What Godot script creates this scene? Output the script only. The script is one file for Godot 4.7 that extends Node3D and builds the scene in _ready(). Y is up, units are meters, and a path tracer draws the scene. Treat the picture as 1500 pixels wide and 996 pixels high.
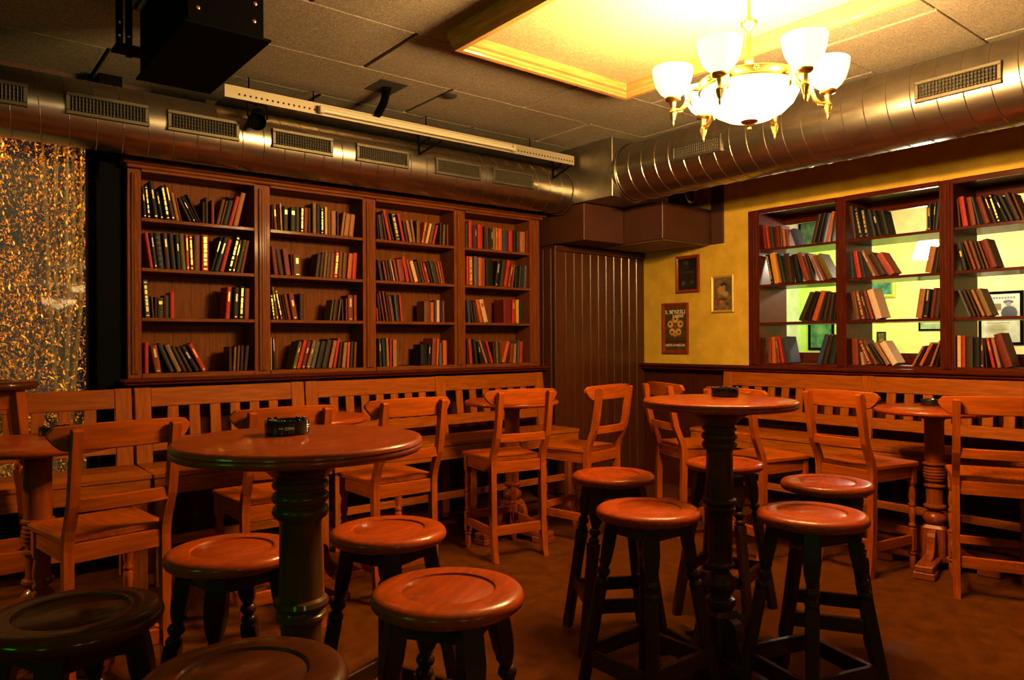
extends Node3D
# An Irish pub corner at night: bookcases, slatted benches, tall chairs, turned stools and a lit chandelier.

const CEIL := 3.115
const EYE := 1.40
const FOCAL := 1089.3 / 1500.0   # in image widths
var used := {}
var M := {}
var tex := {}


const WARM := Color(1.0, 0.80, 0.50)
const LAMP := 2.1
const BOWL := 3.2
const SNUG := 3.6
const SNUGGREEN := 5.0
const GREEN := 0.10
const COOL := 0.10
const STREET := 34.0


func _ready() -> void:
	# camera: fitted to the vanishing points of the two walls
	var yaw := 0.675469
	var pitch := 0.0022
	var roll := -0.0055
	var f := Vector3(sin(yaw) * cos(pitch), sin(pitch), -cos(yaw) * cos(pitch))
	var r0 := Vector3(cos(yaw), 0, sin(yaw))
	var u0 := r0.cross(f)
	var cam := Camera3D.new()
	cam.name = "camera"
	cam.transform = Transform3D(Basis(r0 * cos(roll) + u0 * sin(roll), u0 * cos(roll) - r0 * sin(roll), -f), Vector3(0, EYE, 0))
	cam.fov = rad_to_deg(2.0 * atan(0.5 * 996.0 / 1500.0 / FOCAL))
	cam.near = 0.05
	cam.far = 80.0
	cam.current = true
	add_child(cam)
	var we := WorldEnvironment.new()
	we.name = "world"
	var env := Environment.new()
	env.background_mode = Environment.BG_COLOR
	env.background_color = lin(0.002, 0.003, 0.010)
	env.tonemap_mode = Environment.TONE_MAPPER_LINEAR
	env.tonemap_exposure = 1.0
	env.sdfgi_enabled = true
	env.ssao_enabled = true
	env.ssil_enabled = true
	we.environment = env
	add_child(we)
	make_textures()
	make_materials()
	shell()
	snug()
	ducts()
	make_chandelier(Vector3(3.0, 2.362, -1.985), "large brass chandelier with glowing glass bowl and six upturned shades", true)
	make_chandelier(Vector3(3.1, 2.362, 8.0), "second brass chandelier, far behind the camera", true, 0.15)
	make_chandelier(Vector3(3.2, 2.362, 14.0), "third brass chandelier at the far end of the room", true, 0.15)
	room_lamps()
	bookcases()
	furniture()
	pictures()
	place_books()


# ---------------------------------------------------------------- mesh building
class MB:
	var v := PackedVector3Array()
	var n := PackedVector3Array()
	var t := Transform3D()

	func tri(a: Vector3, b: Vector3, c: Vector3, na: Vector3, nb: Vector3, nc: Vector3) -> void:
		var A := t * a
		var B := t * b
		var C := t * c
		var x := (t.basis * na).normalized()
		var y := (t.basis * nb).normalized()
		var z := (t.basis * nc).normalized()
		if (B - A).cross(C - A).dot(x + y + z) > 0.0:
			v.append_array(PackedVector3Array([A, C, B]))
			n.append_array(PackedVector3Array([x, z, y]))
		else:
			v.append_array(PackedVector3Array([A, B, C]))
			n.append_array(PackedVector3Array([x, y, z]))

	func quad(a: Vector3, b: Vector3, c: Vector3, d: Vector3, hint: Vector3) -> void:
		var g := (c - a).cross(d - b)
		if g.length_squared() < 1e-16:
			g = (b - a).cross(c - a)
		if g.length_squared() < 1e-18:
			return
		g = g.normalized()
		if g.dot(hint) < 0.0:
			g = -g
		tri(a, b, c, g, g, g)
		tri(a, c, d, g, g, g)

	func box(c: Vector3, s: Vector3, bev := 0.003) -> void:
		var h := s * 0.5
		var b: float = minf(bev, minf(h.x, minf(h.y, h.z)) * 0.8)
		for ax in 3:
			var u := (ax + 1) % 3
			var w := (ax + 2) % 3
			for sg in [-1.0, 1.0]:
				var q := []
				for k in [[-1, -1], [1, -1], [1, 1], [-1, 1]]:
					var p := Vector3()
					p[ax] = sg * h[ax]
					p[u] = k[0] * (h[u] - b)
					p[w] = k[1] * (h[w] - b)
					q.append(c + p)
				var nn := Vector3()
				nn[ax] = sg
				quad(q[0], q[1], q[2], q[3], nn)
			if b > 0.0004:
				for su in [-1.0, 1.0]:
					for sw in [-1.0, 1.0]:
						var p1 := Vector3()
						var p2 := Vector3()
						p1[u] = su * h[u]
						p1[w] = sw * (h[w] - b)
						p2[u] = su * (h[u] - b)
						p2[w] = sw * h[w]
						var e := Vector3()
						e[ax] = h[ax] - b
						var nn2 := Vector3()
						nn2[u] = su
						nn2[w] = sw
						quad(c + p1 - e, c + p1 + e, c + p2 + e, c + p2 - e, nn2)
		if b > 0.0004:
			for sx in [-1.0, 1.0]:
				for sy in [-1.0, 1.0]:
					for sz in [-1.0, 1.0]:
						var sgn := Vector3(sx, sy, sz)
						var a1 := Vector3(sx * h.x, sy * (h.y - b), sz * (h.z - b))
						var a2 := Vector3(sx * (h.x - b), sy * h.y, sz * (h.z - b))
						var a3 := Vector3(sx * (h.x - b), sy * (h.y - b), sz * h.z)
						var m := sgn.normalized()
						tri(c + a1, c + a2, c + a3, m, m, m)

	# solid of revolution about y; prof is a list of Vector2(radius, height)
	func lathe(prof: Array, seg := 24, crease := 50.0) -> void:
		var sn := []
		for i in prof.size() - 1:
			var d: Vector2 = prof[i + 1] - prof[i]
			sn.append(Vector2(d.y, -d.x).normalized() if d.length() > 1e-7 else Vector2(1, 0))
		# keep the normals on the outside: the profile may run up or down
		var area := 0.0
		for i in prof.size() - 1:
			area += prof[i].x * prof[i + 1].y - prof[i + 1].x * prof[i].y
		var flip := 1.0 if area >= 0.0 else -1.0
		var lim := cos(deg_to_rad(crease))
		for i in prof.size() - 1:
			var n0: Vector2 = sn[i]
			var n1: Vector2 = sn[i]
			if i > 0 and sn[i].dot(sn[i - 1]) > lim:
				n0 = (sn[i] + sn[i - 1]).normalized()
			if i < sn.size() - 1 and sn[i].dot(sn[i + 1]) > lim:
				n1 = (sn[i] + sn[i + 1]).normalized()
			var a: Vector2 = prof[i]
			var b: Vector2 = prof[i + 1]
			for k in seg:
				var t0 := TAU * k / seg
				var t1 := TAU * (k + 1) / seg
				var c0 := Vector3(cos(t0), 0, sin(t0))
				var c1 := Vector3(cos(t1), 0, sin(t1))
				var up := Vector3.UP
				var p00 := c0 * a.x + up * a.y
				var p01 := c1 * a.x + up * a.y
				var p10 := c0 * b.x + up * b.y
				var p11 := c1 * b.x + up * b.y
				var m00 := (c0 * n0.x + up * n0.y) * flip
				var m01 := (c1 * n0.x + up * n0.y) * flip
				var m10 := (c0 * n1.x + up * n1.y) * flip
				var m11 := (c1 * n1.x + up * n1.y) * flip
				if a.x > 1e-6:
					tri(p00, p01, p11 if b.x > 1e-6 else p10, m00, m01, m11 if b.x > 1e-6 else m10)
				if b.x > 1e-6:
					tri(p00, p11, p10, m00, m11, m10)

	# solid through rings of equally many points
	func loft(rings: Array, caps := true) -> void:
		for i in rings.size() - 1:
			var A: PackedVector3Array = rings[i]
			var B: PackedVector3Array = rings[i + 1]
			var m := Vector3()
			for p in A:
				m += p
			for p in B:
				m += p
			m /= A.size() + B.size()
			for k in A.size():
				var j := (k + 1) % A.size()
				quad(A[k], A[j], B[j], B[k], (A[k] + A[j] + B[j] + B[k]) * 0.25 - m)
		if caps:
			for e in [0, rings.size() - 1]:
				var R: PackedVector3Array = rings[e]
				var o: PackedVector3Array = rings[1] if e == 0 else rings[rings.size() - 2]
				var c := Vector3()
				var oc := Vector3()
				for p in R:
					c += p / R.size()
				for p in o:
					oc += p / o.size()
				var nn := (c - oc).normalized()
				for k in R.size():
					tri(c, R[k], R[(k + 1) % R.size()], nn, nn, nn)

	# outline in x and y, given thickness along z
	func extrude(poly: PackedVector2Array, z0: float, z1: float) -> void:
		var ids := Geometry2D.triangulate_polygon(poly)
		for z in [z0, z1]:
			var nn := Vector3(0, 0, 1.0 if z == maxf(z0, z1) else -1.0)
			for i in range(0, ids.size(), 3):
				tri(Vector3(poly[ids[i]].x, poly[ids[i]].y, z), Vector3(poly[ids[i + 1]].x, poly[ids[i + 1]].y, z), Vector3(poly[ids[i + 2]].x, poly[ids[i + 2]].y, z), nn, nn, nn)
		var s := -1.0 if Geometry2D.is_polygon_clockwise(poly) else 1.0
		for i in poly.size():
			var a := poly[i]
			var b := poly[(i + 1) % poly.size()]
			var d := (b - a).normalized()
			quad(Vector3(a.x, a.y, z0), Vector3(b.x, b.y, z0), Vector3(b.x, b.y, z1), Vector3(a.x, a.y, z1), Vector3(d.y, -d.x, 0) * s)

	# round bar along a path with a radius at each point
	func tube(pts: Array, rad: Array, seg := 10, caps := true) -> void:
		var rings := []
		var nrm := []
		var side := Vector3()
		for i in pts.size():
			var d: Vector3 = (pts[mini(i + 1, pts.size() - 1)] - pts[maxi(i - 1, 0)]).normalized()
			if side == Vector3():
				side = d.cross(Vector3.UP if absf(d.y) < 0.9 else Vector3.RIGHT).normalized()
			side = (side - d * side.dot(d)).normalized()
			var up := d.cross(side)
			var ring := PackedVector3Array()
			var rn := PackedVector3Array()
			for k in seg:
				var a := TAU * k / seg
				var o := side * cos(a) + up * sin(a)
				rn.append(o)
				ring.append(pts[i] + o * float(rad[i % rad.size()]))
			rings.append(ring)
			nrm.append(rn)
		for i in rings.size() - 1:
			for k in seg:
				var j := (k + 1) % seg
				tri(rings[i][k], rings[i][j], rings[i + 1][j], nrm[i][k], nrm[i][j], nrm[i + 1][j])
				tri(rings[i][k], rings[i + 1][j], rings[i + 1][k], nrm[i][k], nrm[i + 1][j], nrm[i + 1][k])
		if caps:
			for e in [0, rings.size() - 1]:
				var nn: Vector3 = (pts[0] - pts[1]).normalized() if e == 0 else (pts[-1] - pts[-2]).normalized()
				for k in seg:
					tri(pts[e], rings[e][k], rings[e][(k + 1) % seg], nn, nn, nn)

	# board whose height, bow and thickness change along x: columns [x, bottom, top, z, thickness]
	func strip(cols: Array) -> void:
		var rings := []
		for c in cols:
			var x: float = c[0]
			var h: float = c[4] * 0.5
			var b := minf(0.004, h * 0.5)
			rings.append(PackedVector3Array([
				Vector3(x, c[1], c[3] - h + b), Vector3(x, c[1] + b, c[3] - h), Vector3(x, c[2] - b, c[3] - h), Vector3(x, c[2], c[3] - h + b),
				Vector3(x, c[2], c[3] + h - b), Vector3(x, c[2] - b, c[3] + h), Vector3(x, c[1] + b, c[3] + h), Vector3(x, c[1], c[3] + h - b)]))
		loft(rings)

	func mesh() -> ArrayMesh:
		var a := []
		a.resize(Mesh.ARRAY_MAX)
		a[Mesh.ARRAY_VERTEX] = v
		a[Mesh.ARRAY_NORMAL] = n
		var m := ArrayMesh.new()
		m.add_surface_from_arrays(Mesh.PRIMITIVE_TRIANGLES, a)
		return m


func csq(c: Vector3, hx: float, hz: float, ch: float, bas := Basis()) -> PackedVector3Array:
	var r := PackedVector3Array()
	for k in [[1, 1, 0], [1, 1, 1], [-1, 1, 1], [-1, 1, 0], [-1, -1, 0], [-1, -1, 1], [1, -1, 1], [1, -1, 0]]:
		var p := Vector3(k[0] * (hx - (ch if k[2] else 0.0)), 0, k[1] * (hz - (0.0 if k[2] else ch)))
		r.append(c + bas * p)
	return r


func lin(r: float, g: float, b: float, a := 1.0) -> Color:
	var c := Color(r, g, b).linear_to_srgb()
	c.a = a
	return c


# ---------------------------------------------------------------- scene tree
func numbered(nm: String) -> String:
	if not used.has(nm):
		used[nm] = 0
		return nm
	used[nm] += 1
	return "%s_%03d" % [nm, used[nm]]


func tag(o: Node3D, label := "", category := "", group := "", kind := "") -> void:
	if label:
		o.set_meta("label", label)
	if category:
		o.set_meta("category", category)
	if group:
		o.set_meta("group", group)
	if kind:
		o.set_meta("kind", kind)


func thing(nm: String, label: String, category: String, at := Vector3(), turn := 0.0, group := "") -> Node3D:
	var o := Node3D.new()
	o.name = numbered(nm)
	add_child(o)
	o.position = at
	o.rotation_degrees.y = turn
	tag(o, label, category, group)
	return o


func part(nm: String, mb: MB, mat: Material, parent: Node3D) -> MeshInstance3D:
	var o := MeshInstance3D.new()
	o.name = nm
	o.mesh = mb.mesh()
	o.material_override = mat
	parent.add_child(o, true)
	return o


func sharedpart(nm: String, m: Mesh, mat: Material, parent: Node3D, at: Vector3, bas := Basis()) -> MeshInstance3D:
	var o := MeshInstance3D.new()
	o.name = nm
	o.mesh = m
	o.material_override = mat
	parent.add_child(o, true)
	o.transform = Transform3D(bas, at)
	return o


func single(nm: String, mb: MB, mat: Material, label: String, category: String, group := "") -> MeshInstance3D:
	var o := part(numbered(nm), mb, mat, self)
	tag(o, label, category, group)
	return o


func struct(nm: String, mb: MB, mat: Material) -> MeshInstance3D:
	var o := part(numbered(nm), mb, mat, self)
	o.set_meta("kind", "structure")
	return o


func structnode(nm: String) -> Node3D:
	var o := Node3D.new()
	o.name = numbered(nm)
	add_child(o)
	o.set_meta("kind", "structure")
	return o


func again(o: Node3D, at: Vector3, turn: float, label: String) -> Node3D:
	var base := String(o.name)
	if base.substr(base.length() - 3).is_valid_int():
		base = base.substr(0, base.length() - 4)
	var c: Node3D = o.duplicate()
	c.name = numbered(base)
	add_child(c)
	c.position = at
	c.rotation_degrees.y = turn
	c.set_meta("label", label)
	return c


func boxmb(c: Vector3, s: Vector3, b := 0.003) -> MB:
	var m := MB.new()
	m.box(c, s, b)
	return m


# ---------------------------------------------------------------- textures and materials
func noise_image(size: int, freq: float, oct: int, seed_: int, lo: float, hi: float, kind := FastNoiseLite.TYPE_SIMPLEX_SMOOTH) -> Image:
	var f := FastNoiseLite.new()
	f.seed = seed_
	f.noise_type = kind
	f.frequency = freq
	f.fractal_octaves = oct
	f.fractal_gain = 0.55
	var im := f.get_seamless_image(size, size)
	im.convert(Image.FORMAT_RGB8)
	for y in size:
		for x in size:
			var g := lerpf(lo, hi, clampf((im.get_pixel(x, y).r - 0.5) * 1.5 + 0.5, 0.0, 1.0))
			im.set_pixel(x, y, Color(g, g, g))
	return im


func make_textures() -> void:
	tex.grain = ImageTexture.create_from_image(noise_image(384, 0.018, 5, 11, 0.82, 1.0))
	tex.blotch = ImageTexture.create_from_image(noise_image(384, 0.012, 5, 5, 0.90, 1.0))
	tex.fine = ImageTexture.create_from_image(noise_image(384, 0.10, 3, 9, 0.25, 1.0, FastNoiseLite.TYPE_SIMPLEX))
	tex.wool = ImageTexture.create_from_image(wool_image(512))
	tex.floor = ImageTexture.create_from_image(floor_image(768))
	tex.smear = ImageTexture.create_from_image(noise_image(256, 0.02, 4, 31, 0.90, 1.0))


# wood-wool board: a felt of short pale strands with dark gaps between
func wool_image(size: int) -> Image:
	var im := Image.create(size, size, false, Image.FORMAT_RGB8)
	im.fill(Color(0.60, 0.59, 0.57))
	var rng := RandomNumberGenerator.new()
	rng.seed = 4
	for i in 9000:
		var x := rng.randf() * size
		var y := rng.randf() * size
		var a := rng.randf() * TAU
		var g := rng.randf_range(0.68, 1.0) if rng.randf() > 0.26 else rng.randf_range(0.25, 0.48)
		var bend := rng.randf_range(-0.12, 0.12)
		for s in rng.randi_range(6, 16):
			im.set_pixel(posmod(int(x), size), posmod(int(y), size), Color(g, g * 0.98, g * 0.95))
			x += cos(a)
			y += sin(a)
			a += bend
	return im


# worn brown floor: long soft streaks, scuffs and scratches
func floor_image(size: int) -> Image:
	var im := noise_image(size, 0.022, 5, 21, 0.74, 0.98)
	var rng := RandomNumberGenerator.new()
	rng.seed = 8
	for i in 2600:
		var x := rng.randf() * size
		var y := rng.randf() * size
		var a := rng.randf_range(-0.25, 0.25) + (PI / 2 if rng.randf() < 0.3 else 0.0)
		var d := rng.randf_range(0.80, 1.22)
		for s in rng.randi_range(8, 90):
			var px := posmod(int(x), size)
			var py := posmod(int(y), size)
			var c := im.get_pixel(px, py)
			im.set_pixel(px, py, Color(minf(c.r * d, 1.0), minf(c.g * d, 1.0), minf(c.b * d, 1.0)))
			x += cos(a)
			y += sin(a)
	return im


func mat(key: String, c: Color, rough := 0.5, metal := 0.0) -> StandardMaterial3D:
	var m := StandardMaterial3D.new()
	m.resource_name = key
	m.albedo_color = c
	m.roughness = rough
	m.metallic = metal
	M[key] = m
	return m


func textured(key: String, c: Color, rough: float, t: Texture2D, scale: Vector3, world := false) -> StandardMaterial3D:
	var m := mat(key, c, rough)
	m.albedo_texture = t
	m.uv1_triplanar = true
	m.uv1_world_triplanar = world
	m.uv1_scale = scale
	return m


# stained wood, grain running along the named axis
func woods(key: String, c: Color, rough: float, coat := 0.0) -> void:
	for ax in ["x", "y", "z"]:
		var s := Vector3(5, 5, 5)
		s["xyz".find(ax)] = 0.55
		var m := textured(key + ax, c, rough, tex.grain, s)
		m.metallic_specular = 0.18
		if coat > 0.0:
			m.clearcoat_enabled = true
			m.clearcoat = coat
			m.clearcoat_roughness = 0.12


func glow(key: String, c: Color, e: float) -> StandardMaterial3D:
	var m := mat(key, Color(0.9, 0.88, 0.82), 0.4)
	m.emission_enabled = true
	m.emission = c
	m.emission_energy_multiplier = e
	return m


func make_materials() -> void:
	woods("chair", lin(0.27, 0.047, 0.0010), 0.42, 0.10)
	woods("bench", lin(0.285, 0.064, 0.003), 0.46, 0.10)
	woods("stool", lin(0.038, 0.012, 0.0035), 0.42, 0.25)
	woods("stooltop", lin(0.28, 0.036, 0.0008), 0.42, 0.4)
	woods("darktop", lin(0.0627, 0.0133, 0.0022), 0.42, 0.4)
	woods("tabletop", lin(0.26, 0.036, 0.0015), 0.40, 0.4)
	woods("tableleg", lin(0.075, 0.026, 0.0075), 0.42, 0.3)
	woods("tablered", lin(0.19, 0.033, 0.003), 0.38, 0.35)
	woods("case", lin(0.165, 0.040, 0.0055), 0.45, 0.05)
	woods("caseback", lin(0.155, 0.043, 0.006), 0.5)
	woods("mahogany", lin(0.0759, 0.0095, 0.0022), 0.36, 0.4)
	woods("redframe", lin(0.24, 0.035, 0.003), 0.4, 0.3)
	woods("wainscot", lin(0.0561, 0.0105, 0.0028), 0.5)
	woods("oak", lin(0.50, 0.25, 0.075), 0.45, 0.2)
	textured("panelpaint", lin(0.060, 0.015, 0.0045), 0.28, tex.blotch, Vector3(1, 0.3, 1))
	textured("maroon", lin(0.055, 0.014, 0.006), 0.5, tex.blotch, Vector3(0.8, 0.8, 0.8))
	textured("underside", lin(0.20, 0.13, 0.06), 0.6, tex.blotch, Vector3(1, 1, 1))
	textured("yellow", lin(0.60, 0.355, 0.025), 0.75, tex.blotch, Vector3(0.9, 0.9, 0.9), true)
	textured("lime", lin(0.84, 0.70, 0.26), 0.75, tex.blotch, Vector3(0.9, 0.9, 0.9), true)
	var w := textured("wool", lin(0.62, 0.53, 0.43), 0.95, tex.wool, Vector3(2.2, 2.2, 2.2))
	w.heightmap_enabled = true
	w.heightmap_texture = tex.wool
	w.heightmap_scale = 0.35
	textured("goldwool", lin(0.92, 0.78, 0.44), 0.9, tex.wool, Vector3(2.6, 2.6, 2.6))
	mat("gap", lin(0.012, 0.010, 0.009), 0.9)
	var fl := textured("floor", lin(0.098, 0.025, 0.0015), 0.45, tex.floor, Vector3(0.45, 0.45, 0.45), true)
	fl.metallic_specular = 0.25
	textured("duct", lin(0.46, 0.42, 0.35), 0.28, tex.smear, Vector3(0.8, 3.0, 3.0))
	M.duct.metallic = 1.0
	textured("plenum", lin(0.42, 0.38, 0.32), 0.40, tex.smear, Vector3(1.2, 1.2, 1.2))
	M.plenum.metallic = 1.0
	mat("ventframe", lin(0.10, 0.085, 0.06), 0.45, 0.8)
	mat("ventslat", lin(0.16, 0.135, 0.09), 0.45, 0.8)
	mat("traymetal", lin(0.40, 0.34, 0.24), 0.42, 0.35)
	mat("traysteel", lin(0.55, 0.48, 0.36), 0.22, 1.0)
	textured("plaster", lin(0.88, 0.80, 0.66), 0.8, tex.blotch, Vector3(0.9, 0.9, 0.9), true)
	mat("cream", lin(0.46, 0.40, 0.28), 0.4)
	mat("printcream", lin(0.78, 0.66, 0.42), 0.6)
	mat("tubeglass", lin(0.55, 0.49, 0.36), 0.25)
	mat("black", lin(0.0022, 0.0020, 0.0018), 0.75).metallic_specular = 0.08
	mat("blackgloss", lin(0.006, 0.006, 0.007), 0.12)
	mat("frameblack", lin(0.0025, 0.0025, 0.0025), 0.6).metallic_specular = 0.1
	mat("screw", lin(0.55, 0.22, 0.12), 0.3, 0.9)
	mat("steel", lin(0.5, 0.5, 0.48), 0.3, 1.0)
	mat("brass", lin(0.72, 0.47, 0.15), 0.28, 1.0)
	mat("gilt", lin(0.80, 0.55, 0.14), 0.35, 0.6)
	mat("ashprint", lin(0.85, 0.9, 0.82), 0.5)
	mat("silver", lin(0.62, 0.60, 0.54), 0.4, 0.3)
	mat("blueprint", lin(0.10, 0.14, 0.22), 0.5)
	mat("labelred", lin(0.30, 0.04, 0.02), 0.6)
	mat("pages", lin(0.55, 0.44, 0.28), 0.85)
	mat("bark", lin(0.035, 0.022, 0.012), 0.9)
	mat("earth", lin(0.03, 0.025, 0.02), 0.95)
	var leaf := mat("leaf", lin(0.55, 0.25, 0.010), 0.5)
	leaf.vertex_color_use_as_albedo = true
	leaf.backlight_enabled = true
	leaf.backlight = Color(0.5, 0.42, 0.2)
	var pane := mat("pane", Color(0.9, 0.95, 0.95, 0.04), 0.02)
	pane.transparency = BaseMaterial3D.TRANSPARENCY_ALPHA
	pane.metallic_specular = 0.9
	glow("shade", Color(1.0, 0.86, 0.60), 2.6)
	glow("bowl", Color(1.0, 0.88, 0.64), 2.8)
	glow("whitelamp", Color(1.0, 0.97, 0.90), 8.0)
	glow("greenlamp", Color(0.06, 1.0, 0.12), 11.0)
	glow("coollamp", Color(1.0, 0.93, 0.82), 9.0)
	glow("snuggreen", Color(0.25, 1.0, 0.3), 6.0)
	glow("streetlamp", Color(1.0, 0.70, 0.30), 12.0)
	var cols := {
		"blk": [0.010, 0.010, 0.011], "navy": [0.012, 0.016, 0.030], "blue": [0.035, 0.065, 0.16], "bluegrey": [0.09, 0.11, 0.14], "bluegreen": [0.06, 0.11, 0.12], "dkgrey": [0.030, 0.032, 0.036],
		"red": [0.42, 0.035, 0.018], "dkred": [0.15, 0.018, 0.014], "pinkred": [0.40, 0.09, 0.08], "redbr": [0.21, 0.050, 0.024], "brown": [0.15, 0.068, 0.028], "dkbrown": [0.050, 0.026, 0.015],
		"tan": [0.36, 0.19, 0.075], "orange": [0.50, 0.13, 0.030], "khaki": [0.21, 0.16, 0.075], "olive": [0.13, 0.12, 0.025], "dkolive": [0.042, 0.038, 0.018], "green": [0.045, 0.080, 0.025],
		"dkgreen": [0.018, 0.034, 0.022], "cream": [0.72, 0.56, 0.30], "creamw": [0.80, 0.70, 0.60], "white": [0.82, 0.78, 0.72], "yellow": [0.70, 0.40, 0.05], "pink": [0.50, 0.34, 0.30]}
	for k in cols:
		textured("book_" + k, lin(cols[k][0] * 0.85, cols[k][1] * 0.62, cols[k][2] * 0.55), 0.5, tex.blotch, Vector3(9, 9, 9)).metallic_specular = 0.3


# ---------------------------------------------------------------- furniture
func basis_along(d: Vector3, side: Vector3) -> Basis:
	var y := d.normalized()
	var x := (side - y * side.dot(y)).normalized()
	return Basis(x, y, x.cross(y))


func stool_leg(ang: float) -> MB:
	var m := MB.new()
	var dir := Vector3(cos(ang), 0, sin(ang))
	var tang := Vector3(-sin(ang), 0, cos(ang))
	var top := dir * 0.128 + Vector3.UP * 0.722
	var foot := dir * 0.262
	var B := basis_along(top - foot, tang)
	var L := (top - foot).length()
	var P := func(t: float) -> Vector3: return foot.lerp(top, t)
	# foot to rings: chamfered square, with lamb's-tongue stops
	m.loft([csq(P.call(0.0), 0.019, 0.019, 0.003, B), csq(P.call(0.06), 0.021, 0.021, 0.003, B), csq(P.call(0.10), 0.022, 0.022, 0.008, B), csq(P.call(0.58), 0.0235, 0.0225, 0.008, B), csq(P.call(0.615), 0.024, 0.0225, 0.003, B), csq(P.call(0.655), 0.024, 0.0225, 0.003, B)])
	# rings
	m.t = Transform3D(B, foot)
	var pr := []
	for q in [[0.650, 0.019], [0.660, 0.0235], [0.672, 0.0255], [0.684, 0.0225], [0.690, 0.0165], [0.700, 0.0165], [0.708, 0.0225], [0.722, 0.0265], [0.737, 0.0225], [0.744, 0.016], [0.757, 0.019], [0.775, 0.024]]:
		pr.append(Vector2(q[1], q[0] * L))
	m.lathe(pr, 16)
	m.t = Transform3D()
	# shouldered block under the seat
	m.loft([csq(P.call(0.765), 0.019, 0.017, 0.006, B), csq(P.call(0.80), 0.026, 0.021, 0.005, B), csq(P.call(0.86), 0.030, 0.0235, 0.004, B), csq(P.call(1.0), 0.0285, 0.0225, 0.004, B)])
	return m


func make_stool(top_mat: String, leg_mat: String) -> Node3D:
	var o := thing("bar_stool", "", "stool", Vector3(), 0, "round-topped bar stools")
	var s := MB.new()
	s.lathe([Vector2(0.0, 0.7165), Vector2(0.168, 0.7165), Vector2(0.181, 0.720), Vector2(0.1895, 0.728), Vector2(0.1925, 0.7385), Vector2(0.1895, 0.749), Vector2(0.182, 0.7565), Vector2(0.170, 0.760), Vector2(0.1245, 0.7605), Vector2(0.1205, 0.7595), Vector2(0.1175, 0.7545), Vector2(0.1145, 0.7540), Vector2(0.1100, 0.7565), Vector2(0.0, 0.7555)], 56, 40)
	part("seat", s, M[top_mat + "x"], o)
	for k in 4:
		part("leg", stool_leg(PI / 4 + PI / 2 * k), M[leg_mat + "y"], o)
	for k in 4:
		var a := PI / 2 * k
		var bas := Basis(Vector3.UP, a)
		var ap := MB.new()
		ap.t = Transform3D(bas, Vector3())
		ap.box(Vector3(0, 0.690, 0.094), Vector3(0.150, 0.055, 0.018), 0.002)
		part("apron", ap, M[leg_mat + ("x" if k % 2 == 0 else "z")], o)
		var st := MB.new()
		st.t = Transform3D(bas, Vector3())
		var y := 0.225 if k % 2 == 0 else 0.205
		st.box(Vector3(0, y, 0.155), Vector3(0.285, 0.060, 0.022), 0.003)
		part("stretcher", st, M[leg_mat + ("x" if k % 2 == 0 else "z")], o)
	return o


func table_base(o: Node3D, m: String, w: float, reach: float) -> void:
	var bl := MB.new()
	bl.loft([csq(Vector3(0, 0.045, 0), w, w, 0.012), csq(Vector3(0, 0.245, 0), w, w, 0.012), csq(Vector3(0, 0.262, 0), w * 0.8, w * 0.8, 0.012)])
	part("block", bl, M[m + "y"], o)
	for k in 4:
		var f := MB.new()
		f.t = Transform3D(Basis(Vector3.UP, PI / 2 * k + PI / 4 * 0), Vector3())
		var mid := (w + reach) * 0.5
		f.box(Vector3(mid - 0.012, 0.062, 0), Vector3(reach - w + 0.024, 0.036, 0.098), 0.006)
		f.box(Vector3(reach - 0.058, 0.022, 0), Vector3(0.118, 0.044, 0.116), 0.006)
		var q := PackedVector2Array([Vector2(w - 0.004, 0.080), Vector2(w + 0.150, 0.080), Vector2(w + 0.148, 0.094), Vector2(w + 0.128, 0.098), Vector2(w + 0.098, 0.110), Vector2(w + 0.074, 0.132), Vector2(w + 0.062, 0.165), Vector2(w + 0.056, 0.205), Vector2(w + 0.044, 0.228), Vector2(w + 0.022, 0.238), Vector2(w - 0.004, 0.238)])
		f.extrude(q, -0.021, 0.021)
		part("foot", f, M[m + ("x" if k % 2 == 0 else "z")], o)


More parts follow.
